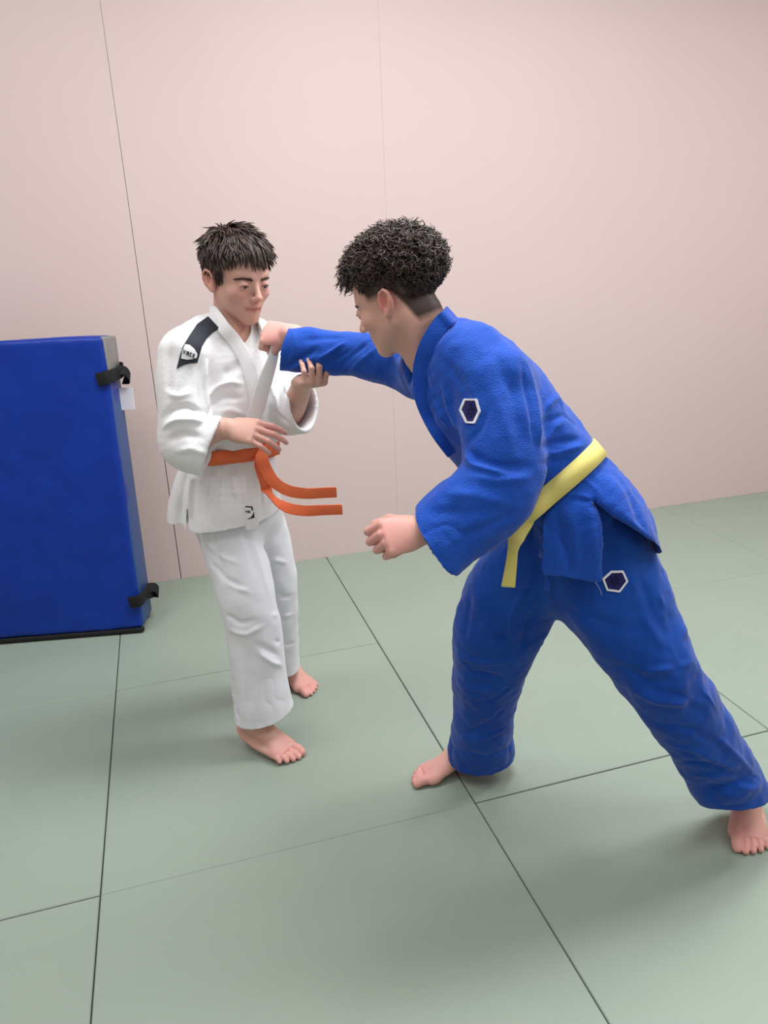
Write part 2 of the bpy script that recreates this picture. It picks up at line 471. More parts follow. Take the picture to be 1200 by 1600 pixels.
def stroke(name, T, pts, wid, m, parent, lift=.002):
    out = []
    P_ = [np.array(p, float) for p in pts]
    L, R_ = [], []
    for i, p in enumerate(P_):
        t = nz(P_[min(i+1, len(P_)-1)]-P_[max(i-1, 0)]); n = A(-t[1], t[0])
        L.append(p+n*wid/2); R_.append(p-n*wid/2)
    return decal(name, T, L+R_[::-1], m, parent, lift=lift)
def locks(name, R0, Pth, rad, m, parent, sides=4):
    """hair: Pth is (n, k, 3) centre lines, rad (k,) radii"""
    n, k, _ = Pth.shape; T = np.gradient(Pth, axis=1); T /= np.linalg.norm(T, axis=2, keepdims=True)+1e-9
    up = np.where(np.abs(T[..., 2:3]) > .9, A(1, 0, 0), A(0, 0, 1)); U = np.cross(T, up); U /= np.linalg.norm(U, axis=2, keepdims=True)+1e-9
    Wd = np.cross(T, U); an = np.arange(sides)*2*np.pi/sides
    rad = np.broadcast_to(rad, (n, k))
    V = Pth[:, :, None, :]+rad[:, :, None, None]*(U[:, :, None, :]*np.cos(an)[:, None]+Wd[:, :, None, :]*np.sin(an)[:, None])
    V = V.reshape(-1, 3); idx = np.arange(n*k*sides).reshape(n, k, sides)
    a = idx[:, :-1, :]; b = idx[:, 1:, :]; a2 = np.roll(a, -1, 2); b2 = np.roll(b, -1, 2)
    Q = np.stack([a, a2, b2, b], -1).reshape(-1, 4)
    return big_mesh_obj(name, V, Q, m, parent)

# ------------------------------------------------------------------ body parts in the field
def hand(Fd, wrist, dirn, back, side, scale=1.0, curls=None, spread=(.10, .03, -.04, -.12), thumb=None, kk=.005, palm_t=1.0):
    """side +1: thumb on the +x side of frame(dirn, back). returns nail places"""
    R = frame(dirn, back); s = scale; O = np.asarray(wrist, float)
    g = lambda x, y, z: O+R@(A(x, y, z)*s)
    curls = curls or [(.3, .5, .3)]*4
    Fd.add(tube([(g(0, -.02, 0), .026*s, .019*s), (g(0, .012, 0), .029*s, .018*s), (g(side*.002, .045, 0), .038*s, .0165*s*palm_t), (g(side*.001, .078, .001), .041*s, .0135*s)], R[:, 0], 4, .5), .01)
    Fd.add(ell(g(side*.022, .03, -.009), A(.016, .028, .014)*s, R), .01)
    Fd.add(ell(g(-side*.024, .035, -.008), A(.012, .030, .012)*s, R), .01)
    bx = (.029, .0095, -.0105, -.029); by = (.080, .085, .081, .073)
    ln = ((.040, .025, .021), (.044, .028, .022), (.040, .026, .021), (.032, .020, .019))
    rr = ((.0094, .0085, .0078), (.0096, .0087, .008), (.0091, .0083, .0076), (.0082, .0074, .0068))
    nails = []
    for k in range(4):
        p = A(side*bx[k], by[k], .001); an = 0; sp = side*spread[k]
        q0 = g(*p)
        node = None
        for j in range(3):
            an += curls[k][j]
            d = A(math.sin(sp)*math.cos(an), math.cos(sp)*math.cos(an), -math.sin(an))
            p2 = p+d*ln[k][j]
            c = cap(g(*p), g(*p2), rr[k][j]*s, (rr[k][j+1] if j < 2 else rr[k][2]*.86)*s)
            node = c if node is None else both(node, c, .003)
            if j == 2:
                up = A(math.sin(sp)*math.sin(an), math.cos(sp)*math.sin(an), math.cos(an))
                nails.append((g(*(p+d*ln[k][2]*.72+up*rr[k][2]*.9)), R@d, R@up, s))
            p = p2
        Fd.add(node, .0055)
    th = thumb or [(.75, .62, -.22), (.45, .86, -.2), (.25, .95, -.15)]
    p = A(side*.024, .018, -.008); tl = (.046, .032, .026); tr = (.0135, .0108, .0095, .0078); node = None
    for j in range(3):
        d = nz(A(side*th[j][0], th[j][1], th[j][2])); p2 = p+d*tl[j]
        c = cap(g(*p), g(*p2), tr[j]*s, tr[j+1]*s); node = c if node is None else both(node, c, .004)
        p = p2
    Fd.add(node, .008)
    return nails
def foot(Fd, heel, toe_dir, up, side, s=1.0, toe_bend=0.0):
    """heel: the point under the heel; side +1: big toe on the +x side"""
    R = frame(toe_dir, up); O = np.asarray(heel, float); g = lambda x, y, z: O+R@(A(x, y, z)*s)
    Fd.add(ell(g(0, .032, .030), A(.029, .036, .030)*s, R), .012)
    Fd.add(tube([(g(0, .055, .10), .030*s, .034*s), (g(0, .062, .07), .034*s, .040*s), (g(side*.003, .10, .048), .033*s, .033*s), (g(side*.006, .135, .033), .038*s, .025*s), (g(side*.004, .168, .020), .044*s, .0185*s), (g(side*.003, .185, .015), .043*s, .0145*s)], R[:, 0], 4, .5), .015)
    Fd.add(tube([(g(-side*.012, .04, .016), .022*s, .016*s), (g(-side*.026, .10, .014), .018*s, .014*s), (g(-side*.030, .16, .014), .016*s, .013*s)], R[:, 0], 3), .012)
    Fd.add(ell(g(side*.030, .172, .017), A(.017, .024, .017)*s, R), .008)
    Fd.add(ell(g(side*.027, .066, .066), A(.012, .013, .013)*s, R), .01)   # ankle bones
    Fd.add(ell(g(-side*.027, .058, .058), A(.012, .013, .013)*s, R), .01)
    nl = []
    T = [(.029, .186, .027, .238, .0135, .0125), (.008, .188, .0075, .236, .0095, .0085), (-.009, .184, -.010, .227, .009, .008), (-.024, .176, -.027, .215, .0085, .0076), (-.037, .164, -.042, .198, .0082, .0075)]
    for i, (x0, y0, x1, y1, ra, rb) in enumerate(T):
        m = g(side*(x0+x1)/2, (y0+y1)/2, ra+.005)
        nd = both(cap(g(side*x0, y0-.012, ra+.004), m, ra*s, ra*.95*s), cap(m, g(side*x1, y1-rb, rb), ra*.95*s, rb*s), .004)
        Fd.add(nd, .003)
        nl.append((g(side*x1, y1-rb*1.0, rb*1.85), R[:, 1], nz(R[:, 2]+R[:, 1]*.35), s*(1.3 if i == 0 else .75)))
    Fd.sub(rbox(g(0, .12, -.03), A(.09, .2, .03), R, .001), .004)
    return nl
def zq(z): return z if z > -.01 else -.01+(z+.01)*.84
def jw(z): return 1.0 if z > -.02 else 1+(z+.02)*1.2
def head(Fd, C, R, s=1.0):
    g = lambda x, y, z: C+R@(A(x*jw(z), y, zq(z))*s)
    E = lambda c, r, k=.012, Rl=None: Fd.add(ell(g(*c), A(*r)*s, R if Rl is None else R@Rl), k)
    K = lambda a, b, ra, rb, k=.008: Fd.add(cap(g(*a), g(*b), ra*s, rb*s), k)
    E((0, -.014, .048), (.0735, .094, .076))
    E((0, .028, .030), (.064, .062, .055), .02)
    E((0, .030, -.030), (.055, .056, .075), .03)
    E((0, .012, -.035), (.059, .058, .050), .025)
    for sx in (1, -1):
        K((sx*.055, -.002, -.045), (sx*.018, .064, -.102), .013, .012, .02)
        E((sx*.040, .058, -.022), (.020, .020, .018), .018)                # cheek bones
        K((sx*.012, .084, .026), (sx*.044, .066, .026), .007, .007, .012)  # brow ridge
    E((0, .070, -.104), (.019, .016, .014), .016)
    E((0, .058, -.066), (.030, .032, .028), .018)                          # mouth mound
    for sx in (1, -1): Fd.sub(ell(g(sx*.032, .098, .006), A(.018, .017, .012)*s, R), .012)
    K((0, .083, .016), (0, .105, -.026), .0065, .0088, .01)
    E((0, .106, -.030), (.0095, .0095, .0085), .006)
    for sx in (1, -1):
        E((sx*.0105, .096, -.034), (.0064, .009, .0062), .007)
        Fd.sub(ell(g(sx*.006, .104, -.0405), A(.0035, .005, .0035)*s, R), .002)
    # lips
    for sx in (1, -1):
        K((sx*.022, .077, -.0655), (sx*.004, .0905, -.0605), .0030, .0048, .003)
        K((sx*.022, .077, -.0665), (0, .0895, -.0715), .0030, .0055, .003)
        Fd.sub(cap(g(sx*.023, .0800, -.0660), g(0, .0965, -.0660), .0012*s), .002)
    # lids around the eyeballs
    for sx in (1, -1):
        Fd.add(ell(g(sx*.031, .0775, .003), A(.0142, .0142, .0135)*s, R), .005)
        Fd.sub(ell(g(sx*.0315, .0945, -.0005), A(.0135, .012, .0042)*s, R), .0015)
    # ears
    for sx in (1, -1):
        tl = .25
        Rl = np.array([[math.cos(sx*.2), -math.sin(sx*.2), 0], [math.sin(sx*.2), math.cos(sx*.2), 0], [0, 0, 1]]) @ \
            np.array([[1, 0, 0], [0, math.cos(tl), -math.sin(tl)], [0, math.sin(tl), math.cos(tl)]])
        ec = A(sx*.0745, -.012, -.004)
        ge = lambda x, y, z: g(*(ec+Rl@A(sx*x, y, z)))
        nd = ell(g(*ec), A(.0085, .0175, .030)*s, R@Rl)
        Fd.add(nd, .004)
        Fd.sub(ell(ge(.0095, .002, .004), A(.0085, .0100, .018)*s, R@Rl), .002)
        rim = [(.006, .012, -.004), (.007, .015, .010), (.008, .010, .023), (.010, -.003, .029), (.011, -.014, .022), (.010, -.017, .006), (.007, -.013, -.010), (.004, -.006, -.022), (.003, .002, -.028)]
        for a, b in zip(rim[:-1], rim[1:]): Fd.add(cap(ge(*a), ge(*b), .0034*s, .0034*s), .002)
        Fd.add(cap(ge(.006, -.010, .012), ge(.006, -.007, -.008), .0028*s), .003)
        Fd.add(ell(ge(.003, .004, -.026), A(.0055, .0065, .0075)*s, R@Rl), .003)
        Fd.add(ell(ge(.005, .013, -.006), A(.004, .004, .007)*s, R@Rl), .003)
def head_frame(yaw_dir, pitch, roll=0.0):
    """yaw_dir: level facing direction; pitch > 0 looks down; columns are his right, forward, up"""
    f = nz(A(yaw_dir[0], yaw_dir[1], 0)); x = np.cross(f, A(0, 0, 1))
    c, s = math.cos(pitch), math.sin(pitch)
    y = f*c-A(0, 0, 1)*s; z = np.cross(x, y)
    cr_, sr_ = math.cos(roll), math.sin(roll)
    return np.stack([x*cr_+z*sr_, y, z*cr_-x*sr_], 1)
def tint_at(V, col, spots):
    """spots: (centre, radius, colour, strength)"""
    Cc = np.tile(np.array(lin(col)), (len(V), 1))
    for c, r, k, a in spots:
        d = np.linalg.norm(V-np.asarray(c), axis=1)/r
        wt = (a*np.clip(1-d*d, 0, 1)**.8)[:, None]; Cc = Cc*(1-wt)+np.array(lin(k))*wt
    return Cc
def nails_of(nl, parent):
    for p, d, up, s in nl:
        R = frame(d, up); V = []; Fc = []
        n = 6; a = .0046*s; b = .0058*s
        ring = [(a*math.cos(t), b*math.sin(t)) for t in np.linspace(0, 2*math.pi, 10, endpoint=False)]
        V = [p+R@A(0, 0, .0006)]+[p+R@A(x, y, .0002-abs(x)*.25) for x, y in ring]+[p+R@A(x, y, -.002-abs(x)*.25) for x, y in ring]
        for i in range(10):
            j = (i+1) % 10; Fc += [(0, 1+i, 1+j), (1+i, 11+i, 11+j, 1+j)]
        Fc.append(tuple(range(20, 10, -1)))
        mesh_obj('nail', V, Fc, M['nail'], parent)
def uv_sphere(c, r, R=np.eye(3), nu=16, nv=10):
    V = []; Fc = []
    for i in range(nv+1):
        for j in range(nu):
            th, ph = math.pi*i/nv, 2*math.pi*j/nu
            V.append(c+R@(A(math.sin(th)*math.cos(ph), math.cos(th), math.sin(th)*math.sin(ph))*r))
    for i in range(nv):
        for j in range(nu):
            k = (j+1) % nu; Fc.append((i*nu+j, i*nu+k, (i+1)*nu+k, (i+1)*nu+j))
    return V, Fc
def face_parts(person, T, C, R, s, look, brow_n=80, seed=1):
    """eyeballs with irises, lash lines and eyebrow hairs on the face surface T"""
    g = lambda x, y, z: C+R@(A(x, y, z)*s)
    rr = random.Random(seed)
    for sx in (1, -1):
        c = g(sx*.031, .0765, .002)
        e = mesh_obj('eye', *uv_sphere(c, .0118*s, R), M['eyewhite'], person)
        dl = nz(R@A(look[0], 1, look[1]))
        Re = frame(dl, A(0, 0, 1))
        mesh_obj('iris', *uv_sphere(c+dl*.0062*s, A(1, .8, 1)*.0074*s, Re, 14, 8), M['iris'], e)
        pts = [g(sx*.031+u*.0135, .0775+math.sqrt(max(0, .0142**2-(u*.0135)**2))*.985, .0035-.0025*u*u) for u in np.linspace(-1, 1, 9)]
        rd = [.0004, .0008, .0010, .0011, .0012, .0011, .0010, .0008, .0004]
        locks('eyelash', None, np.array([pts]), np.array(rd)*s, M['brow'], person, 5)
        Ph = []
        for i in range(brow_n):
            t = (i+.5)/brow_n; x = sx*(.012+.038*t); z = .0185+.0030*math.sin(min(t*1.5, 1)*1.57)-.008*max(0, t-.6)
            z += rr.uniform(-1, 1)*.0032*(1-t*.6)
            o = g(x, .14, z); h = T.ray_cast(Vector(o), Vector(-(R[:, 1])))
            if h[0] is None: continue
            p = np.array(h[0]); n = np.array(h[1]); n = n if n@R[:, 1] > 0 else -n
            d = R@nz(A(sx*1.0, -.35*t, .35-.6*t)); d = nz(d-n*(d@n))
            Ph.append([p+n*.0004, p+n*.0016+d*.004, p+n*.0010+d*.008])
        locks('eyebrow', None, np.array(Ph), np.array([.0012, .0011, .0004])*s, M['brow'], person, 4)

# ------------------------------------------------------------------ blue crash mat leaning at the wall
cm_o = A(-1.032, 2.853, .004)
cm_x = nz(A(-1.617, 2.806, 0)-A(-1.032, 2.853, 0))           # towards the left of the photo
cm_n = nz(np.cross(A(0, 0, 1), cm_x)*-1); cm_n = cm_n if cm_n[1] > 0 else -cm_n
lean = math.atan2(.085, 1.2); cm_z = A(0, 0, 1)*math.cos(lean)+cm_n*math.sin(lean); cm_y = nz(cm_n*math.cos(lean)-A(0, 0, 1)*math.sin(lean))
CW, CH, CT = 1.2, 1.2, .20
cm = empty('crash_mat', cm_o, 'thick blue vinyl crash mat standing on edge against the pink wall', 'mat')
def cmp_(x, y, z): return cm_o+cm_x*x+cm_y*y+cm_z*z
cfield = Field(.008)
Rm = np.stack([cm_x, cm_y, cm_z], 1)
cfield.add(rbox(cmp_(CW/2, .076, CH/2+.018), A(CW/2, .074, CH/2), Rm, .016), 0)
V, Q = cfield.mesh(); V = relax(V, Q, 1); N = normals(V, Q)
V = V+N*(.012*vnoise(V*5)+.004*vnoise(V*16))[:, None]
big_mesh_obj('foam_body', V, Q, M['crash_blue'], cm)
# side gusset of greyer vinyl and the grey back cover that shows at the top corner
def slab(name, c, h, m, bev=.008, R=Rm, parent=None, seg=3):
    V = [c+R@(A(x, y, z)*h) for x in (-1, 1) for y in (-1, 1) for z in (-1, 1)]; flat = seg == 1
    Fc = [(0, 1, 3, 2), (4, 6, 7, 5), (0, 4, 5, 1), (2, 3, 7, 6), (0, 2, 6, 4), (1, 5, 7, 3)]
    o = mesh_obj(name, V, Fc, m, parent, smooth=not flat)
    b = o.modifiers.new('edge', 'BEVEL'); b.width = bev; b.segments = seg
    return o
slab('side_panel', cmp_(.012, .098, CH/2+.010), A(.014, .082, CH/2-.02), M['crash_sideblue'], parent=cm)
slab('back_cover', cmp_(CW/2+.004, .165, CH/2+.012), A(CW/2, .016, CH/2+.004), M['crash_side'], parent=cm)
slab('corner_patch', cmp_(.006, .095, CH-.07), A(.014, .082, .085), M['crash_side'], parent=cm)
slab('bottom_piping', cmp_(CW/2, .012, .012), A(CW/2, .012, .008), M['black_strap'], .004, parent=cm)
for zc, flip in ((CH-.135, 1), (.15, -1)):
    o = strap('strap', [cmp_(.04, -.006, zc-.01), cmp_(-.006, -.012, zc), cmp_(-.020, .05, zc+.006), cmp_(-.030, .10, zc+.01*flip), cmp_(-.024, .15, zc+.02*flip), cmp_(-.004, .19, zc+.02*flip)],
          [cm_z, cm_z, nz(cm_z-cm_x*.1), nz(cm_z-cm_x*.2), cm_z, cm_z], .05, .006, M['black_strap'], cm)
    strap('strap_loop', [cmp_(-.018, .08, zc+.02), cmp_(-.045, .10, zc+.012), cmp_(-.052, .12, zc-.02), cmp_(-.020, .15, zc-.024)], [cm_z*.7+cm_y*.5]*4, .04, .004, M['black_strap'], cm)
tg = slab('tag', cmp_(-.028, .13, CH-.235), A(.028, .0012, .045), M['tag'], .0008, parent=cm, seg=1)

# ================================================================== THE BOY IN WHITE
Wp = empty('person', A(-.41, 2.17, 0), 'person in white judo suit and orange belt, standing at left, holding the other wrestler\'s sleeve', 'person')
wF = nz(A(.65, -.76, 0)); wX = A(-.76, -.65, 0)              # facing, and his right
HC = P(371, 437, 2.14); HR = head_frame((.66, -.75), .22, .03)
B_ = Field(.0024)
head(B_, HC, HR, 1.0)
hg = lambda x, y, z: HC+HR@A(x, y, zq(z))
neckb = P(357, 512, 2.16)
B_.add(tube([(hg(0, -.022, -.03), .047, .050), (hg(0, -.030, -.075), .046, .048), (P(363, 498, 2.16), .047, .049), (neckb-A(0, 0, .05), .075, .062)], wX, 4), .02)
B_.add(cap(hg(.04, -.015, -.06), P(370, 520, 2.11), .012, .010), .015)
# torso and limbs under the clothes
B_.add(tube([(P(358, 520, 2.16), .07, .05), (P(368, 560, 2.155), .12, .07), (P(375, 640, 2.155), .105, .075), (P(370, 705, 2.165), .095, .07), (P(368, 770, 2.17), .12, .09)], wX, 3), .02)
wRS, wRE, wRW = P(284, 552, 2.04), P(290, 682, 1.985), P(356, 669, 1.985)
B_.add(tube([(wRS, .045, .045), (wRE, .040, .038), (P(325, 674, 1.985), .036, .034), (wRW, .027, .022)], A(0, 0, 1), 3), .02)
wLS, wLE, wLW = P(436, 562, 2.27), P(449, 652, 2.20), P(473, 598, 1.99)
B_.add(tube([(wLS, .042, .042), (wLE, .033, .033), (P(461, 630, 2.12), .034, .034), (wLW, .025, .022)], A(1, 0, 0), 3), .02)
for a, b, c, r in ((P(352, 790, 2.16), P(388, 940, 2.075), P(394, 1132, 2.045), 0), (P(398, 790, 2.24), P(432, 905, 2.28), P(447, 1035, 2.405), 1)):
    B_.add(tube([(a, .058, .052), (b, .044, .044), (b*.5+c*.5, .046, .046), (c, .034, .036)], wX, 4), .03)
# right hand, hanging open in front of the belt
nl = hand(B_, wRW+A(.002, 0, 0), P(440, 682, 1.945)-wRW, nz(A(.05, -.75, .62)), -1, .96,
          [(.42, .38, .25), (.46, .40, .25), (.50, .42, .28), (.52, .42, .3)], (.12, .03, -.06, -.13), [(.35, .85, -.55), (.15, .95, -.45), (-.1, 1, -.35)])
# left hand closing on the blue sleeve from below
nl2 = hand(B_, wLW, A(.46, -.80, .12), nz(A(.05, -.25, -1.0)), 1, .92,
           [(1.15, .75, .35), (1.3, .8, .4), (1.35, .8, .45), (1.35, .75, .4)], (.34, .04, -.05, -.12), [(.9, .3, -.6), (.4, .3, -.9), (.0, .4, -.9)])
# feet
fR = G(374, 1176, 0); fR = P(378, 1168, 2.06); 
wfootR_heel = A(-.497, 2.070, .036)
t1 = A(-.288, 1.952, .0)
n1 = foot(B_, wfootR_heel, t1-wfootR_heel+A(0, 0, -.002), A(0, 0, 1), -1, 1.0, .2)
wfootL_heel = A(-.415, 2.50, .0)
n2 = foot(B_, wfootL_heel, nz(A(.62, -.80, 0)), A(0, 0, 1), 1, .96)
V, Q = B_.mesh(); V = relax(V, Q, 1, .4)
T = bvh(V, Q)
S_ = []
for sx in (1, -1):
    for t in np.linspace(0, 1, 5): S_.append((hg(sx*.020*t, .092-.010*t, -.0665), .008, (178, 104, 102), .75))
    S_.append((hg(sx*.042, .066, -.022), .03, (222, 156, 146), .45))
    S_.append((hg(sx*.080, -.012, 0), .035, (214, 140, 130), .6))
    S_.append((hg(sx*.031, .095, .004), .016, (182, 128, 116), .5))
S_.append((hg(0, .112, -.03), .016, (216, 150, 138), .5))
S_.append((hg(0, .05, -.125), .06, (190, 142, 126), .25))
for p, rr_ in ((t1, .12), (A(-.30, 2.33, 0), .10), (wfootR_heel, .07), (P(445, 680, 1.95), .09), (P(500, 575, 1.98), .06)):
    S_.append((p, rr_, (226, 156, 152), .6))
colr = tint_at(V, (212, 166, 150), S_)
hl = (V-HC)@HR            # scalp under the hair reads dark
sc_m = (hl[:, 2] > .075-.10*np.clip((.055-hl[:, 1])*12, 0, 1)) & (hl[:, 2] > -.05) & (np.linalg.norm(hl-A(0, 0, .03), axis=1) < .14) & (np.abs(hl[:, 0]) < .079)
wbody = big_mesh_obj('body', V, Q, M['skin'], Wp, colr)
for l in (nl, nl2): nails_of(l, Wp)
nails_of(n1, Wp); nails_of(n2, Wp)
face_parts(Wp, T, HC, HR, 1.0, (.02, -.28), seed=3)

# ---- white jacket
J = Field(.0032)
TOR = [(P(356, 512, 2.165), .075, .062), (P(362, 535, 2.16), .120, .078), (P(368, 565, 2.155), .150, .094), (P(374, 605, 2.150), .146, .102), (P(376, 650, 2.152), .136, .101),
       (P(373, 680, 2.158), .128, .096), (P(371, 700, 2.160), .116, .086), (P(369, 722, 2.163), .124, .092), (P(366, 755, 2.164), .142, .114), (P(364, 790, 2.165), .150, .126), (P(363, 812, 2.165), .153, .130)]
tor = tube(TOR, wX, 4, .6)
up_w = nz(TOR[0][0]-TOR[6][0])
tor = cut_plane(tor, P(366, 806, 2.17), nz(A(.10, 0, -1)), .003)
inner = tube([(p, a, b) for p, a, b in TOR[7:]]+[(P(362, 850, 2.18), .16, .12)], wX, 4, .6, off=-.009)
tor = minus(tor, inner, .003)
J.add(tor, .01)
# shoulders
J.add(tube([(P(352, 512, 2.15), .045, .050), (P(318, 520, 2.10), .050, .056), (P(288, 548, 2.045), .060, .066)], A(0, 0, 1), 3), .03)
J.add(tube([(P(372, 516, 2.19), .042, .046), (P(408, 530, 2.24), .048, .052), (P(438, 562, 2.27), .058, .060)], A(0, 0, 1), 3), .03)
# right sleeve
sl = tube([(P(290, 556, 2.045), .075, .072), (P(285, 600, 2.02), .070, .070), (P(287, 650, 2.0), .070, .066), (P(293, 687, 1.99), .080, .066), (P(312, 697, 1.985), .080, .062), (P(345, 700, 1.985), .084, .062)],
          [A(-1, 0, 0), A(-1, 0, 0), A(-.95, 0, -.2), A(-.5, 0, -.8), A(.1, 0, -1), A(.36, 0, -.93)], 5)
cuffp, cuffn = P(331, 694, 1.985), nz(CR*.93-CU*-.36*-1)
cuffn = nz(CR*.94+CU*-.38*-1*0+CR*0); 
cuffn = nz(P(331+37, 694+14, 1.985)-P(331, 694, 1.985))
sl = cut_plane(sl, cuffp, cuffn, .003)
sl = minus(sl, tube([(P(306, 692, 1.985), .066, .050), (P(331, 696, 1.985), .074, .054), (P(372, 704, 1.985), .080, .058)], A(.3, 0, -.95), 3), .003)
J.add(sl, .018)
# left sleeve, its round mouth towards the right and the camera
cL, nL = P(474, 631, 2.085), nz(A(.80, -.60, .10))
xl = nz(A(.05, .15, 1.)); 
sl = tube([(P(436, 566, 2.265), .066, .064), (P(437, 600, 2.24), .072, .068), (P(444, 634, 2.19), .078, .066), (P(460, 634, 2.13), .080, .060), (cL, .078, .056), (cL+nL*.03, .080, .058)],
          [A(1, .3, 0), A(1, .3, .2), xl, xl, xl, xl], 5)
sl = cut_plane(sl, cL, nL, .003)
sl = minus(sl, tube([(P(455, 640, 2.15), .060, .040), (P(463, 634, 2.12), .069, .048), (cL, .070, .049), (cL+nL*.05, .072, .052)], xl, 3), .003)
J.add(sl, .018)
# front opening of the neck
J.sub(tube([(hg(0, -.02, -.05), .056, .058), (P(357, 500, 2.155), .057, .060), (P(365, 512, 2.125), .044, .046), (P(375, 521, 2.10), .020, .028)], wX, 4), .006)
flp = tube([(P(300, 722, 2.17), .022, .050), (P(290, 752, 2.165), .030, .058), (P(283, 790, 2.165), .036, .062), (P(283, 830, 2.165), .038, .064)], CR, 4)
flp = cut_plane(flp, P(283, 810, 2.165), nz(A(.12, 0, -1)), .003)
flp = minus(flp, tube([(P(286, 775, 2.165), .024, .052), (P(283, 800, 2.165), .029, .054), (P(283, 835, 2.165), .031, .056)], CR, 3), .003)
J.add(flp, .012)
# side slits of the skirt
for sx in (1, -1):
    c = P(365, 800, 2.17)+wX*sx*.15
    J.sub(rbox(c, A(.05, .004, .045), frame(wF, A(0, 0, 1)), .001), .003)
FW = [  # (pixel line, height, width)
    ([(323, 566), (320, 595), (321, 625), (322, 650)], -.011, .0065), ([(314, 562), (310, 600), (312, 640)], .004, .010),
    ([(322, 620), (340, 603), (360, 596), (378, 600)], -.0075, .007), ([(326, 634), (350, 620), (375, 622)], .006, .010),
    ([(345, 585), (365, 578), (380, 562)], .006, .014), ([(330, 645), (360, 640), (385, 650)], -.004, .009),
    ([(252, 655), (268, 640), (292, 636), (318, 646)], .009, .010), ([(254, 668), (275, 655), (300, 655), (320, 662)], -.009, .008),
    ([(262, 690), (285, 678), (315, 684)], .007, .012), ([(258, 612), (275, 620), (300, 612)], -.004, .009),
    ([(275, 705), (300, 700), (330, 712)], -.005, .010), ([(300, 560), (290, 600), (272, 640)], .004, .012),
    ([(268, 540), (262, 580), (262, 620)], .004, .012),
    ([(352, 716), (350, 745), (342, 790)], -.005, .006), ([(365, 716), (364, 740), (368, 780)], .006, .007), ([(378, 716), (380, 745), (384, 790)], -.006, .006),
    ([(392, 716), (396, 745), (402, 795)], .005, .007), ([(336, 720), (330, 760), (322, 800)], .006, .008), ([(404, 716), (410, 750), (414, 790)], -.004, .006),
    ([(305, 735), (301, 770), (298, 806)], -.012, .006), ([(314, 735), (310, 770), (310, 806)], .005, .007),
    ([(420, 600), (432, 622), (438, 650)], -.006, .007), ([(425, 640), (440, 655), (452, 662)], .005, .009), ([(436, 580), (446, 598), (448, 620)], .005, .009),
    ([(440, 560), (432, 590), (422, 610)], -.006, .006),
    ([(396, 648), (402, 662), (404, 684)], -.004, .006), ([(345, 655), (352, 675), (352, 686)], -.003, .006),
]
V, Q = cloth(J, FW, [(.006, np.eye(3)*9), (.003, np.diag([26, 26, 12]))])
wj = big_mesh_obj('jacket', V, Q, M['white_gi'], Wp)
TJ = bvh(V, Q); wJV = V
def on(T_, pts, lift):
    out = []
    for q in pts:
        h = hit(T_, *q[:2]); 
        if h is None: continue
        n = h[1] if h[1]@(h[0]-CAM) < 0 else -h[1]
        out.append(h[0]+n*lift)
    return out
# right lapel: around the neck and down across the chest
def lapel(name, pts, wd, m, T_, parent, lift=.006, thick=.009):
    """pts: (u, v, Y or None) with None laid on the cloth"""
    C, D = [], []
    for q in pts:
        if q[2] is None:
            h = hit(T_, q[0], q[1])
            if h is None: continue
            n = h[1] if h[1]@(h[0]-CAM) < 0 else -h[1]
            C.append(h[0]+n*lift); D.append((q, n))
        else: C.append(P(*q[:3])); D.append((q, None))
    C = np.array(C); W_ = []
    for i, (q, n) in enumerate(D):
        t = C[min(i+1, len(C)-1)]-C[max(i-1, 0)]
        if len(q) > 3: W_.append(A(*q[3:6]))
        else: W_.append(nz(np.cross(t, n if n is not None else nz(CAM-C[i]))))
    for i in range(1, len(W_)):
        if W_[i]@W_[i-1] < 0: W_[i] = -W_[i]
    return strap(name, C, W_, wd, thick, m, parent, 5)
nk = lambda a, h, r=.068: P(361, 494, 2.162)+wX*math.cos(a)*r+wF*math.sin(a)*r*1.0+A(0, 0, h)
def neckpt(a, h, r=.066): return tuple(nk(a, h, r))
def strap3(name, pts, wd, m, parent, thick=.009, n=6):
    C = np.array([p[0] for p in pts]); D = np.array([p[1] for p in pts]); return strap(name, C, D, wd, thick, m, parent, n)
upd = A(0, 0, 1)
q1 = on(TJ, [(347, 513), (365, 534), (382, 562), (393, 600), (399, 640)], .0085)
strap3('lapel', [(nk(-2.6, .006, .050), upd), (nk(-1.57, .014, .052), upd), (nk(-.7, .014, .054), nz(upd-wX*.15)), (P(334, 490, 2.125), nz(CR*.45+CU*.9))]+
       [(q, nz(CR*(.72+.05*i)+CU*(.62-.09*i))) for i, q in enumerate(q1)], .036, M['white_gi'], Wp)
# left lapel, pulled out towards the camera by the grabbing hand
gp = P(430, 533, 2.035)
q2 = on(TJ, [(396, 640), (389, 668), (384, 690)], .008)
strap3('lapel', [(nk(-2.6, .006, .054), upd), (nk(3.3, .006, .060), nz(upd+wX*.3)), (nk(2.7, -.008, .072), nz(upd+wX*.6)), (P(412, 528, 2.09), nz(CU*.9+CR*.35)), (gp+A(0, -.002, .01), nz(CR*.9+CF*.4)), (P(427, 556, 2.028), nz(CR*.9+CF*.3)), (P(414, 596, 2.035), nz(CR+CU*.12)), (P(402, 636, 2.05), nz(CR+CU*.12))]+
       [(q, nz(CR+CU*.1)) for q in q2[1:]], [.030, .032, .034, .030, .020, .026, .038, .042]+[.042]*(len(q2)-1), M['white_gi'], Wp)
# lower end of the overlapping front with the small label
q3 = on(TJ, [(389, 716), (391, 745), (391, 775), (391, 798)], .006)
endp = P(394, 828, 2.055)
q3[-1] = q3[-1]
lowl = strap3('lapel_end', [(q, nz(CR*.98+CU*.12)) for q in q3]+[(endp, nz(CR*.98+CU*.15))], [.056, .054, .050, .044, .036][-len(q3)-1:], M['white_gi'], Wp, .008)
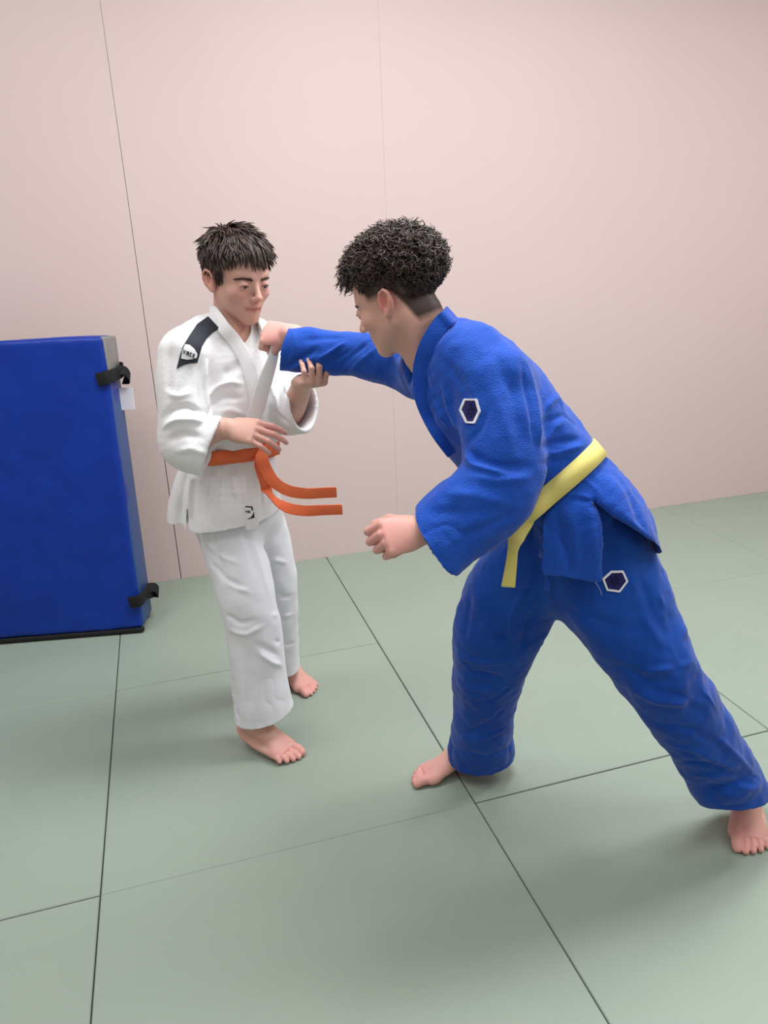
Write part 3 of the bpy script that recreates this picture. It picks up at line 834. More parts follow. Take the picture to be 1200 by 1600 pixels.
# ---- shoulder patch with its lettering
pat = decal('shoulder_patch', TJ, [(325, 495), (343, 514), (332, 520), (322, 530), (315, 542), (311, 556), (308, 567), (296, 568), (286, 571), (276, 576), (281, 556), (286, 541), (296, 524), (308, 507)], M['patch_black'], Wp, .0012)
decal('patch_emblem', TJ, [(289, 538), (296, 539), (303, 545), (308, 553), (307, 559), (301, 561), (292, 562), (283, 560), (285, 548)], M['patch_white'], pat, .0030, .0008)
def letters(T_, glyphs, org, ex, ey, m, parent, wd, lift):
    """glyph strokes in a unit box mapped to photo pixels"""
    for gi, gl in enumerate(glyphs):
        for stn in gl:
            pts = [(org[0]+ex[0]*(gi+x)+ey[0]*y, org[1]+ex[1]*(gi+x)+ey[1]*y) for x, y in stn]
            stroke('letter_stroke', T_, pts, wd, m, parent, lift)
GL = [[[(0, .9), (.3, 0), (.6, .9)]],                                  # v
      [[(.1, 0), (.1, .9), (.6, .9), (.6, 0)], [(.1, .45), (.6, .45)]],   # a
      [[(.6, .1), (.1, .1), (.1, .9), (.6, .9)]],                        # c
      [[(.6, 0), (.1, 0), (.1, .9), (.6, .9)], [(.1, .5), (.5, .5)]]]     # e
letters(TJ, GL, (286.5, 552.5), (4.6, 2.0), (1.0, -6.5), M['ink'], pat, 1.3, .0045)
# small label on the jacket's lower front
TL = bvh(*[np.array(x) for x in ([v.co+Vector(wloc(Wp)) for v in lowl.data.vertices], [tuple(p.vertices) for p in lowl.data.polygons])])
lbl = decal('label_patch', TL, [(382, 790), (395, 791), (398, 808), (386, 811)], M['patch_white'], Wp, .001, .001)
decal('label_print', TL, [(384, 790.3), (394.5, 791), (396, 798), (393.5, 797), (392.5, 793), (383, 792.3)], M['ink'], lbl, .0022, .0006, 1.5)
decal('label_print', TL, [(396.6, 799), (397.8, 808.5), (386.5, 811), (392, 808), (395, 804)], M['ink'], lbl, .0022, .0006, 1.5)
letters(TL, GL[:3], (384.2, 801), (2.9, .2), (-.2, -4), M['ink'], lbl, .8, .0022)

# ---- white trousers
TR = Field(.0036)
def leg(F_, S, xd, hem_p, hem_n, wall_=.006, k=.03, n=5):
    t = tube(S, xd, n); t = cut_plane(t, hem_p, hem_n, .003)
    inn = tube(S[-3:], xd if np.asarray(xd).ndim == 1 else xd[-3:], n, off=-wall_)
    t = minus(t, inn, .003); F_.add(t, k)
def ps(u, v, Y, wpx, b):
    p = P(u, v, Y); return (p, wpx*mpp(p), b)
TR.add(tube([(P(370, 715, 2.165), .108, .080), (P(368, 760, 2.17), .128, .096), (P(372, 805, 2.175), .135, .105)], wX, 4), .02)
leg(TR, [ps(353, 790, 2.150, 40, .070), ps(356, 825, 2.14, 46, .078), ps(365, 860, 2.115, 48, .078), ps(378, 900, 2.085, 47, .076), ps(388, 945, 2.055, 44, .070), ps(396, 985, 2.05, 43, .066), ps(404, 1050, 2.05, 44, .068), ps(412, 1105, 2.045, 46, .074), ps(416, 1150, 2.04, 50, .078)],
    CR, P(414, 1112, 2.045), nz(P(414, 1112, 2.045)-P(402, 1072, 2.05)+A(0, .02, 0)))
leg(TR, [ps(404, 800, 2.23, 36, .085), ps(416, 850, 2.26, 37, .08), ps(427, 905, 2.28, 35, .072), ps(434, 950, 2.30, 31, .066), ps(438, 990, 2.33, 28, .062), ps(440, 1025, 2.36, 28, .062), ps(441, 1055, 2.38, 29, .064), ps(441, 1080, 2.40, 30, .066)],
    CR, P(440, 1043, 2.37), nz(A(-.1, .1, -1)))
FT = [([(322, 850), (345, 870), (372, 880)], -.005, .008), ([(330, 880), (352, 905), (380, 918)], .006, .010), ([(345, 895), (362, 915), (390, 925)], -.006, .008),
      ([(352, 960), (375, 975), (395, 970)], .005, .010), ([(360, 985), (385, 992), (410, 978)], -.005, .009), ([(365, 1060), (362, 1100), (374, 1122)], .004, .008),
      ([(405, 1020), (425, 1035), (440, 1040)], -.007, .009), ([(400, 1005), (420, 1015), (435, 1025)], .005, .009), ([(398, 840), (408, 880), (420, 930)], -.004, .008),
      ([(330, 830), (338, 860), (350, 900)], .004, .010), ([(380, 830), (392, 860), (400, 900)], .004, .012), ([(388, 1040), (394, 1070), (390, 1110)], .003, .016),
      ([(415, 880), (432, 875), (448, 880)], -.004, .008), ([(430, 1000), (445, 1010), (460, 1005)], .005, .008), ([(425, 960), (440, 965), (458, 960)], -.004, .008), ([(432, 925), (444, 935), (456, 930)], .004, .008)]
V, Q = cloth(TR, FT, [(.006, np.diag([12, 12, 7])), (.0025, np.diag([30, 30, 22]))])
big_mesh_obj('trousers', V, Q, M['white_pants'], Wp)
TT = bvh(V, Q)
# ---- orange belt
def belt_ring(name, T_, c, axis, xdir, w_, m, parent, tilt=0.0, lift=.004, n=56, thick=.0045, sag=None):
    """a belt hugging the cloth: rays from the middle outwards find the surface"""
    ax = nz(axis); x = nz(xdir-ax*(xdir@ax)); y = np.cross(ax, x); C = []
    for i in range(n+1):
        a = 2*math.pi*i/n; d = x*math.cos(a)+y*math.sin(a); rs = []
        for o in (-w_*.35, 0, w_*.35):
            h = T_.ray_cast(Vector(c+ax*o+d*.35), Vector(-d))
            rs.append(((np.array(h[0])-c)@d) if h[0] is not None else .1)
        C.append(min(max(sorted(rs)[1], rs[1]), .2))
    r = np.array(C); r = np.minimum(r, np.median(r)*1.35)
    for _ in range(3): r[:-1] = (np.roll(r[:-1], 1)+r[:-1]*2+np.roll(r[:-1], -1))/4; r[-1] = r[0]
    pts = [c+(x*math.cos(2*math.pi*i/n)+y*math.sin(2*math.pi*i/n))*(r[i]+lift) for i in range(n+1)]
    V, Fc = ribbon(pts, [ax]*(n+1), w_, thick)
    return mesh_obj(name, V, Fc, m, parent), pts
bw = .040
ob = empty('belt', wloc(Wp), '', ''); del ob['label'], ob['category']; ob.parent = Wp; ob.location = (0, 0, 0)
ax_w = nz(up_w*1+CR*.02)
belt_ring('belt_band', TJ, P(371, 700, 2.160), ax_w, wX, bw, M['orange'], ob, lift=.006)
belt_ring('belt_band', TJ, P(371, 700, 2.160)+A(0, 0, -.001), ax_w, wX, bw*.97, M['orange'], ob, lift=.001)
kn = on(TJ, [(411, 700)], .014)[0]
wid_n = nz(CR)
strap3('belt_tail', [(kn+CU*.024-CF*.002, CR), (kn-CF*.006+CU*.004, CR), (P(409, 716, 2.045), nz(CR+CU*.1)), (P(418, 738, 2.02), nz(CR+CU*.35)), (P(432, 756, 2.0), nz(CR*.7+CU*.8)), (P(452, 767, 1.985), nz(CR*.15+CU)), (P(478, 771, 1.975), nz(CU-CF*.35)), (P(505, 770, 1.97), nz(CU-CF*.45)), (P(526, 769, 1.97), nz(CU-CF*.45))],
       [.038, .038, .036, .034, .032, .031, .031, .031, .031], M['orange'], ob, .004, 8)
strap3('belt_tail', [(kn+CF*.006, CR), (P(407, 722, 2.06), nz(CR+CU*.1)), (P(411, 750, 2.055), nz(CR*.7-CF*.6)), (P(424, 775, 2.04), nz(CF*.9+CU*.5)), (P(446, 792, 2.02), nz(CU*.8+CF*.5)), (P(474, 798, 2.0), nz(CU+CF*.1)), (P(505, 797, 1.99), nz(CU-CF*.3)), (P(535, 796, 1.985), nz(CU-CF*.35))],
       [.034, .034, .034, .032, .031, .030, .030, .030], M['orange'], ob, .004, 8)
# the knot: a short wrap over both ends
strap3('belt_knot', [(kn+CR*-.022-CF*.002-CU*.012, CU), (kn-CF*.012-CU*.002, CU), (kn+CR*.022+CU*.006+CF*.004, CU), (kn+CR*.034+CU*.008+CF*.03, CU)], .034, M['orange'], ob, .006)

# ---- short dark hair
def scalp_points(n, keep, seed, C, R, s=1.0, r=(.0765, .098, .081), c=(0, -.014, .048)):
    rs = np.random.RandomState(seed); d = rs.normal(size=(n*6, 3)); d /= np.linalg.norm(d, axis=1, keepdims=True)
    p = d*np.array(r)+np.array(c); nn = d/np.array(r); nn /= np.linalg.norm(nn, axis=1, keepdims=True)
    k = keep(p[:, 0], p[:, 1], p[:, 2]); p, nn = p[k][:n], nn[k][:n]
    return p, nn, rs
def w_keep(x, y, z):
    front = .082; ear = .028; back = -.040
    lim = np.where(y > .045, front, np.where(y > .0, ear+(front-ear)*np.clip((y-.012)/.035, 0, 1), np.where(y > -.03, ear+.004, back)))
    side = (np.abs(x) > .055) & (y > .002) & (y < .022) & (z > .004)
    return (z > lim) | side
def cap_field(C, R, keep, s, thick, vs=.003, noise=.004, r=(.0735, .094, .076), c=(0, -.014, .048)):
    Fd = Field(vs); cc = C+R@(A(*c)*s); rr_ = (np.array(r)+thick)*s
    base = ell(cc, rr_, R)
    def f(x, y, z):
        d = base.f(x, y, z)
        lx = ((x-C[0])*R[0, 0]+(y-C[1])*R[1, 0]+(z-C[2])*R[2, 0])/s; ly = ((x-C[0])*R[0, 1]+(y-C[1])*R[1, 1]+(z-C[2])*R[2, 1])/s; lz = ((x-C[0])*R[0, 2]+(y-C[1])*R[1, 2]+(z-C[2])*R[2, 2])/s
        return np.maximum(d, keep(lx, ly, lz)*s)
    Fd.add(Node(f, base.lo, base.hi), 0)
    V, Q = Fd.mesh(); V = relax(V, Q, 3)
    if noise: V = V+normals(V, Q)*(noise*vnoise(V*90))[:, None]
    return V, Q
def w_edge(x, y, z):
    e = np.where(y > .045, .086, np.where(y > 0, .030+.056*np.clip((y-.012)/.035, 0, 1), np.where(y > -.028, .034, -.036+.07*np.clip((y+.040)/.012, 0, 1))))
    return e-z
V, Q = cap_field(HC, HR, w_edge, 1.0, .006)
hw = big_mesh_obj('hair', V, Q, M['hair_w'], Wp)
p, nn, rs = scalp_points(2600, w_keep, 5, HC, HR)
crown = A(0, -.075, .105)
away = p-crown; away -= nn*(away*nn).sum(1, keepdims=True); away /= np.linalg.norm(away, axis=1, keepdims=True)+1e-9
cl = vnoise(p*45)[:, None]; cl2 = vnoise(p*38+9)[:, None]
side_d = np.cross(nn, away)
fl_ = away+side_d*(cl*2.4)+rs.normal(size=p.shape)*.11
topm = np.clip((p[:, 2:3]-.05)/.05, 0, 1)
Lk = (.030+.020*topm[:, 0]+.012*cl[:, 0])*(1+.2*rs.rand(len(p)))
down = np.array([0, 0, -1.0])
frontm = np.clip((p[:, 1]-.03)/.04, 0, 1)[:, None]
lift_ = .16+.20*topm+.42*cl2
K_ = 7; path = np.zeros((len(p), K_, 3)); q = p.copy(); d = fl_+nn*lift_
for k in range(K_):
    path[:, k] = q
    dd = d+down*(.10+.16*k)*(.6+frontm*1.1); dd /= np.linalg.norm(dd, axis=1, keepdims=True)
    q = q+dd*(Lk/(K_-1))[:, None]; d = d*.8+dd*.35
    # stay outside the skull
    e = (q-A(0, -.014, .048))/A(.080, .101, .084); l = np.linalg.norm(e, axis=1); ins = l < 1
    q[ins] = A(0, -.014, .048)+(e[ins]/l[ins][:, None])*A(.080, .101, .084)
path = HC+path@HR.T
rad = np.array([.0024, .0029, .0029, .0026, .0020, .0013, .0004])
locks('hair_locks', None, path, rad, M['hair_w'], hw, 4)

# ================================================================== THE WRESTLER IN BLUE
Bp = empty('person', A(.45, 1.66, 0), 'person in blue judo suit and yellow belt, bending forward at right with one arm outstretched', 'person')
bX = nz(A(-.40, .92, 0)); bF = nz(A(-.92, -.40, 0))
eH = P(605, 474, 1.635); BR = head_frame((-.87, .49), .36, .02)
BC = eH-BR@A(-.0745, -.012, -.004)
bg = lambda x, y, z: BC+BR@A(x, y, zq(z))
D_ = Field(.0024)
head(D_, BC, BR, 1.0)
D_.add(tube([(bg(0, -.022, -.02), .050, .056), (bg(0, -.036, -.065), .050, .053), (P(662, 540, 1.70), .052, .054), (P(690, 572, 1.70), .070, .060)], bX, 4), .02)
D_.add(cap(bg(-.045, -.03, -.05), P(668, 580, 1.655), .013, .011), .015)
D_.add(tube([(P(690, 560, 1.70), .06, .05), (P(725, 605, 1.68), .13, .08), (P(800, 690, 1.65), .12, .085), (P(868, 752, 1.62), .095, .07), (P(900, 800, 1.64), .085, .075)], bX, 3), .02)
bLS, bLE, bLW = P(765, 592, 1.56), P(795, 755, 1.47), P(660, 829, 1.43)
D_.add(tube([(bLS, .05, .05), (bLE, .042, .042), (P(725, 795, 1.45), .038, .036), (bLW, .023, .028)], A(0, 1, 0), 3), .02)
bRS, bRE, bRW = P(680, 580, 1.84), P(570, 562, 1.925), P(452, 521, 2.01)
D_.add(tube([(bRS, .05, .05), (bRE, .042, .042), (P(505, 540, 1.97), .036, .036), (bRW, .028, .022)], A(0, 1, 0), 3), .02)
bh1, bh2 = G(752, 1192), G(645, 1222)
fdir1 = nz(bh2-bh1)
toe2 = G(1170, 1340); fdir2 = nz(A(-.40, -.92, 0)); bh3 = toe2-fdir2*.242
bRA, bLA = bh1+fdir1*.055+A(0, 0, .10), bh3+fdir2*.055+A(0, 0, .10)
for a, b, m_, c in ((P(862, 850, 1.72), P(755, 1020, 1.76), P(752, 1095, 1.82), bRA), (P(930, 850, 1.60), P(1050, 1080, 1.54), P(1112, 1172, 1.56), bLA)):
    D_.add(tube([(a, .07, .065), (b, .050, .050), (m_, .040, .040), (c, .031, .033)], bX, 4), .03)
m1 = hand(D_, bLW, P(598, 842, 1.41)-bLW, nz(A(.05, -.80, .58)), 1, 1.0,
          [(.95, 1.5, .8), (1.15, 1.5, .9), (1.25, 1.5, .9), (1.35, 1.45, .9)], (.05, .01, -.03, -.08), [(.5, .8, -.5), (.0, .9, -.5), (-.4, .8, -.6)])
m2 = hand(D_, bRW, P(420, 520, 2.035)-bRW, nz(A(.0, -.78, .60)), -1, .90,
          [(1.0, 1.5, .9), (1.05, 1.5, .9), (1.1, 1.5, .9), (1.15, 1.5, .9)], (.05, .01, -.03, -.06), [(.4, .8, -.6), (-.1, .8, -.7), (-.5, .6, -.6)])
n3 = foot(D_, bh1, fdir1, A(0, 0, 1), -1, .98)
n4 = foot(D_, bh3, fdir2, A(0, 0, 1), 1, 1.02)
V, Q = D_.mesh(); V = relax(V, Q, 1, .4); T = bvh(V, Q)
S_ = []
for sx in (1, -1):
    for t in np.linspace(0, 1, 5): S_.append((bg(sx*.020*t, .092-.010*t, -.0665), .008, (178, 104, 102), .75))
    S_.append((bg(sx*.042, .066, -.022), .03, (222, 156, 146), .45))
    S_.append((bg(sx*.083, -.010, 0), .030, (226, 134, 128), .7))
S_.append((bg(0, .112, -.03), .016, (216, 150, 138), .5))
S_.append((P(649, 527, 1.63), .0035, (110, 76, 68), .8))          # mole on the neck
for p, rr_ in ((bh2, .13), (toe2, .13), (bh1, .08), (P(600, 838, 1.41), .08), (P(425, 520, 2.0), .07)):
    S_.append((p, rr_, (228, 158, 154), .6))
colr = tint_at(V, (214, 168, 152), S_)
# short faded hair at the nape and temples
hl = (V-BC)@BR
nearh = np.linalg.norm((hl-A(0, -.014, .03))/A(.085, .11, .13), axis=1) < 1.0
edge = np.where(hl[:, 1] > -.025, .008, .008-.075*np.clip((-.025-hl[:, 1])/.03, 0, 1))
f_ = np.clip((hl[:, 2]-edge)/.03, 0, 1)*nearh*(np.abs(hl[:, 0]) < .078)*np.clip((.040-hl[:, 1])/.010, 0, 1)
f_ = (np.clip(f_*1.7, 0, 1)*.93)[:, None]; colr = colr*(1-f_)+np.array(lin((26, 20, 18)))*f_
big_mesh_obj('body', V, Q, M['skin'], Bp, colr)
nails_of(m1, Bp); nails_of(n3, Bp); nails_of(n4, Bp)
face_parts(Bp, T, BC, BR, 1.0, (.0, -.25), seed=8)

# ---- blue jacket
KJ = Field(.0034)
ax_b = nz(P(770, 640, 1.66)-P(890, 775, 1.62))
TB = [(P(682, 530, 1.70), .066, .058), (P(694, 552, 1.70), .120, .088), (P(722, 590, 1.685), .160, .118), (P(763, 640, 1.665), .165, .134), (P(806, 688, 1.645), .152, .128),
      (P(846, 728, 1.632), .140, .116), (P(868, 752, 1.625), .128, .108), (P(890, 778, 1.615), .146, .120), (P(910, 812, 1.605), .170, .130), (P(922, 850, 1.60), .180, .130), (P(928, 905, 1.60), .186, .130), (P(932, 950, 1.60), .19, .13)]
tb = tube(TB, bX, 4, .6)
inner = tube([(p, a, b) for p, a, b in TB[7:]], bX, 4, .6, off=-.010)
tb = minus(tb, inner, .003)
def pl(u, v, Y, u2, v2):
    """a plane through two points, running along the body's width; its normal points to the right of the way from first to second"""
    a = P(u, v, Y); t = P(u2, v2, Y)-a; return a, nz(np.cross(t, bX))
pa, na = pl(945, 788, 1.45, 1018, 842)
if na[2] > 0: na = -na
pb, nb = pl(941, 788, 1.43, 935, 905)
if nb[0] < 0: nb = -nb
pc, nc = pl(845, 932, 1.43, 940, 903)
if nc[2] > 0: nc = -nc
def fsk(x, y, z, f=tb.f):
    d = f(x, y, z)
    h = lambda p, n: (x-p[0])*n[0]+(y-p[1])*n[1]+(z-p[2])*n[2]
    keep = np.minimum(h(pa, na), np.maximum(h(pb, nb), h(pc, nc)))
    up = h(P(890, 778, 1.62), -ax_b)-.0                        # only the skirt is trimmed
    keep = np.minimum(keep, up)
    return -smin(-d, -keep, .003)
KJ.add(Node(fsk, tb.lo, tb.hi), .01)
KJ.sub(rbox(P(834, 880, 1.55), A(.0135, .12, .085), np.stack([nz(CR), np.array([0, 1., 0]), nz(np.cross(CR, A(0, 1, 0)))], 1), .004), .004)
xp = nz(A(.95, -.28, .03))
pnl = tube([(P(896, 782, 1.515), .040, .020), (P(892, 800, 1.487), .052, .012), (P(890, 830, 1.474), .061, .0065), (P(890, 868, 1.466), .064, .0055), (P(890, 935, 1.460), .066, .0055)], xp, 5)
pnl = cut_plane(pnl, P(890, 904, 1.464), nz(A(0, 0, -1)), .002)
KJ.add(pnl, .014)
# far shoulder and sleeve
KJ.add(tube([(P(688, 548, 1.72), .060, .062), (P(668, 572, 1.80), .072, .070), (P(655, 580, 1.85), .074, .066)], A(0, 0, 1), 3), .03)
zz = A(0, 0, 1)
slr = tube([(P(668, 582, 1.84), .078, .070), (P(632, 570, 1.875), .070, .066), (P(590, 562, 1.91), .062, .060), (P(545, 556, 1.945), .056, .054), (P(505, 550, 1.97), .055, .050), (P(470, 546, 1.99), .057, .048), (P(446, 545, 2.00), .059, .048), (P(420, 543, 2.01), .06, .05)], zz, 5)
cR, nR = P(443, 546, 2.0), nz(-CR*.96+CU*.26)
slr = cut_plane(slr, cR, nR, .003)
slr = minus(slr, tube([(P(480, 543, 1.985), .046, .036), (P(460, 545, 1.995), .050, .040), (P(410, 544, 2.01), .054, .043)], zz, 3), .003)
KJ.add(slr, .02)
# near shoulder and sleeve
KJ.add(tube([(P(708, 545, 1.66), .060, .062), (P(742, 565, 1.60), .074, .072), (P(768, 592, 1.56), .080, .074)], A(1, 0, 0), 3), .03)
xa = nz(CR*.95-CU*.05); xc = nz(CR*.66-CU*.75)
sll = tube([(P(768, 598, 1.56), .078, .072), (P(779, 650, 1.525), .084, .074), (P(786, 700, 1.495), .087, .072), (P(783, 748, 1.475), .088, .070), (P(742, 792, 1.455), .086, .066), (P(708, 823, 1.443), .082, .062), (P(680, 850, 1.43), .080, .060), (P(655, 872, 1.42), .082, .062)],
           [xa, xa, xa, nz(xa*.8+xc*.5), xc, xc, xc, xc], 5)
cLb = P(685, 845, 1.435); tl_ = nz(P(725, 890, 1.435)-P(645, 800, 1.435)); nLb = nz(np.cross(tl_, A(.25, .95, .1)));
if nLb@CR > 0: nLb = -nLb
sll = cut_plane(sll, cLb, nLb, .003)
sll = minus(sll, tube([(P(725, 810, 1.45), .060, .048), (P(700, 832, 1.44), .072, .052), (P(640, 885, 1.42), .076, .056)], xc, 3), .003)
KJ.add(sll, .016)
# the neck opening
KJ.sub(tube([(bg(0, -.03, -.03), .060, .062), (P(662, 528, 1.70), .062, .066), (P(664, 560, 1.69), .050, .062), (P(655, 592, 1.70), .020, .040)], bX, 4), .006)
FB = [
    ([(668, 590), (676, 625), (700, 665)], -.007, .006), ([(655, 575), (668, 610), (690, 655)], .004, .009), ([(690, 600), (700, 640), (722, 680)], -.006, .008),
    ([(690, 560), (720, 600), (745, 660)], .004, .014), ([(722, 700), (740, 728), (790, 740)], -.008, .008), ([(730, 690), (752, 668), (760, 640)], .005, .008), ([(726, 705), (770, 730), (830, 728)], .006, .010),
    ([(735, 745), (775, 752), (830, 745)], -.005, .010), ([(700, 770), (745, 775), (800, 790)], -.004, .012), ([(670, 800), (720, 800), (770, 800)], .004, .014), ([(700, 850), (745, 830), (800, 800)], .004, .012),
    ([(822, 570), (836, 630), (846, 700)], -.006, .006), ([(812, 565), (826, 630), (838, 700)], .004, .007),
    ([(780, 560), (800, 610), (815, 680)], .005, .016), ([(765, 600), (785, 650), (800, 700)], -.003, .012),
    ([(845, 700), (870, 690), (905, 686)], .005, .007), ([(850, 712), (880, 705), (915, 695)], -.005, .006), ([(848, 660), (880, 650), (905, 668)], .004, .008), ([(846, 725), (870, 722), (895, 716)], .004, .006),
    ([(850, 640), (870, 620), (880, 640)], -.004, .008), ([(856, 690), (866, 670), (876, 660)], -.004, .006),
    ([(880, 770), (910, 775), (940, 788)], -.005, .005), ([(885, 780), (915, 783), (942, 780)], .004, .006), ([(905, 742), (930, 765), (945, 785)], -.004, .005),
    ([(928, 800), (926, 850), (928, 900)], .0025, .005), ([(938, 800), (936, 850), (934, 900)], -.002, .004), ([(870, 800), (876, 840), (872, 895)], .004, .012), ([(893, 800), (900, 840), (898, 895)], -.004, .010),
    ([(960, 740), (985, 780), (1005, 830)], .004, .012), ([(950, 775), (985, 815), (1015, 842)], -.003, .006),
    ([(495, 545), (470, 560), (448, 572)], .005, .007), ([(540, 535), (515, 552), (490, 565)], -.006, .006), ([(548, 545), (525, 562), (505, 572)], .005, .007), ([(585, 545), (560, 565), (545, 585)], -.005, .007), ([(575, 535), (548, 555), (530, 575)], .005, .008),
    ([(470, 532), (505, 528), (540, 528)], .003, .010), ([(500, 555), (475, 566), (450, 578)], -.004, .005), ([(600, 540), (620, 570), (630, 600)], -.005, .009), ([(620, 560), (640, 600), (660, 640)], -.004, .008),
    ([(458, 515), (462, 540), (452, 568)], -.0015, .004), ([(660, 795), (695, 835), (736, 882)], -.0018, .004),
]
V, Q = cloth(KJ, FB, [(.010, np.eye(3)*8), (.005, np.diag([20, 20, 14])), (.0016, np.eye(3)*48)])
big_mesh_obj('jacket', V, Q, M['blue_gi'], Bp)
TK = bvh(V, Q)
# collar and lapels
bn = lambda a, h, r: P(672, 533, 1.70)+bX*math.cos(a)*r+bF*math.sin(a)*r*1.05+A(0, 0, h)
updb = nz(A(-.55, .1, .83))
cp = on(TK, [(707, 507), (697, 514), (686, 527), (674, 547), (664, 572), (660, 596), (664, 622), (674, 648), (690, 676), (712, 704)], .006)
cw = [nz(CU*.75-CR*.65), nz(CU*.75-CR*.65), nz(CU*.6-CR*.8), nz(CU*.5-CR*.87), nz(CU*.3-CR*.95), nz(-CR), nz(-CR-CU*.2), nz(-CR-CU*.45), nz(-CR-CU*.7), nz(-CR-CU*.9)]
cp = [c+w_*h for c, w_, h in zip(cp, cw, (.012, .010, .008, .006, .003, 0, 0, 0, 0, 0))]
cp[-1] = cp[-1]+CF*.010; cp = [cp[0]+A(.012, .06, .004)]+cp; cw = [cw[0]]+cw
strap3('lapel', list(zip(cp, cw)), [.034]*6+[.034, .034, .032, .032, .032][:len(cp)-6], M['blue_gi'], Bp, .009)
qc = on(TK, [(622, 590), (634, 620), (650, 655)], .004)
if len(qc) > 1:
    strap3('lapel', [(P(680, 500, 1.80), nz(CU)), (P(650, 535, 1.80), nz(CR*.8+CU*.5)), (P(632, 566, 1.77), nz(CR*.8+CU*.5))]+[(q, nz(CR*.9+CU*.35)) for q in qc], .034, M['blue_gi'], Bp, .008)
# side flap of the far front panel, with its corner below the belt end
strap3('skirt_flap', [(P(815, 815, 1.60), CR), (P(813, 850, 1.585), CR), (P(811, 885, 1.58), nz(CR+CU*.1)), (P(810, 918, 1.58), nz(CR+CU*.25))], [.050, .056, .058, .050], M['blue_gi'], Bp, .009)
strap3('cord_end', [(P(857, 895, 1.505), CR), (P(856, 910, 1.50), CR), (P(855, 923, 1.50), CR)], .011, M['blue_gi'], Bp, .004)
# ---- blue trousers
KT = Field(.0038)
KT.add(tube([(P(868, 752, 1.63), .112, .096), (P(884, 775, 1.635), .135, .108), (P(905, 820, 1.65), .135, .116), (P(915, 865, 1.66), .138, .120), (P(905, 905, 1.66), .140, .11)], bX, 4), .02)
hemR = bRA+A(.005, 0, -.005)
def ps2(u, v, Y, wpx, b): return ps(u, v, Y, wpx, b)
leg(KT, [ps(850, 850, 1.72, 62, .11), ps(822, 900, 1.73, 68, .115), ps(796, 945, 1.745, 70, .11), ps(774, 1000, 1.76, 63, .10), ps(762, 1050, 1.78, 52, .09), ps(758, 1100, 1.81, 46, .08), ps(753, 1145, 1.845, 47, .080), ps(752, 1168, 1.865, 53, .086), ps(752, 1195, 1.88, 54, .088)],
    CR, P(754, 1181, 1.87), nz(A(.10, .1, -1)), k=.03)
leg(KT, [ps(945, 860, 1.60, 78, .105), ps(955, 905, 1.585, 84, .110), ps(975, 955, 1.555, 82, .110), ps(1022, 1035, 1.52, 68, .105), ps(1048, 1080, 1.52, 60, .095), ps(1076, 1125, 1.53, 55, .088), ps(1108, 1175, 1.545, 54, .084), ps(1130, 1210, 1.56, 54, .084), ps(1148, 1240, 1.575, 52, .084), ps(1168, 1280, 1.59, 50, .084)],
    nz(CR*.86+CU*.5), P(1150, 1242, 1.575), nz(-CU*1+CR*.08-CF*.0), k=.03)
FP = [([(712, 985), (750, 1000), (800, 990)], .005, .012), ([(712, 1020), (750, 1035), (795, 1030)], -.006, .010), ([(715, 1045), (755, 1050), (790, 1060)], .006, .010), ([(718, 1068), (745, 1075), (780, 1080)], -.004, .010),
      ([(735, 1100), (770, 1090), (800, 1070)], .005, .010), ([(715, 1150), (750, 1135), (790, 1105)], .006, .009), ([(712, 1160), (760, 1150), (800, 1130)], -.006, .008), ([(708, 1168), (755, 1178), (802, 1166)], .005, .008),
      ([(720, 1172), (750, 1168), (790, 1158)], -.005, .006), ([(820, 920), (800, 960), (800, 1010)], -.006, .010), ([(845, 930), (825, 970), (812, 1020)], .005, .010), ([(740, 910), (735, 950), (730, 1000)], .004, .014),
      ([(1000, 900), (1020, 950), (1050, 1000)], .005, .012), ([(985, 900), (1000, 950), (1035, 1010)], -.005, .010), ([(1030, 925), (1045, 960), (1055, 985)], -.006, .008),
      ([(960, 1040), (1010, 1065), (1060, 1070)], .006, .014), ([(985, 1075), (1030, 1095), (1090, 1100)], -.008, .012), ([(995, 1050), (1050, 1045), (1082, 1035)], -.006, .008), ([(1010, 1075), (1060, 1090), (1100, 1115)], .006, .012),
      ([(1075, 1035), (1095, 1070), (1120, 1110)], -.004, .006), ([(1030, 1130), (1080, 1140), (1130, 1170)], .005, .012), ([(1045, 1160), (1095, 1175), (1150, 1205)], -.006, .010), ([(1060, 1190), (1110, 1195), (1165, 1215)], .006, .010),
      ([(1080, 1215), (1120, 1215), (1180, 1225)], -.006, .008), ([(1100, 1235), (1140, 1228), (1188, 1232)], .005, .008), ([(900, 960), (960, 980), (1010, 985)], .004, .016), ([(1120, 1150), (1150, 1180), (1185, 1215)], -.004, .008),
      ([(1060, 1030), (1050, 1000), (1030, 970)], -.005, .007)]
V, Q = cloth(KT, FP, [(.012, np.eye(3)*8), (.006, np.diag([22, 22, 16])), (.002, np.eye(3)*50)])
big_mesh_obj('trousers', V, Q, M['blue_pants'], Bp)
TP = bvh(V, Q)
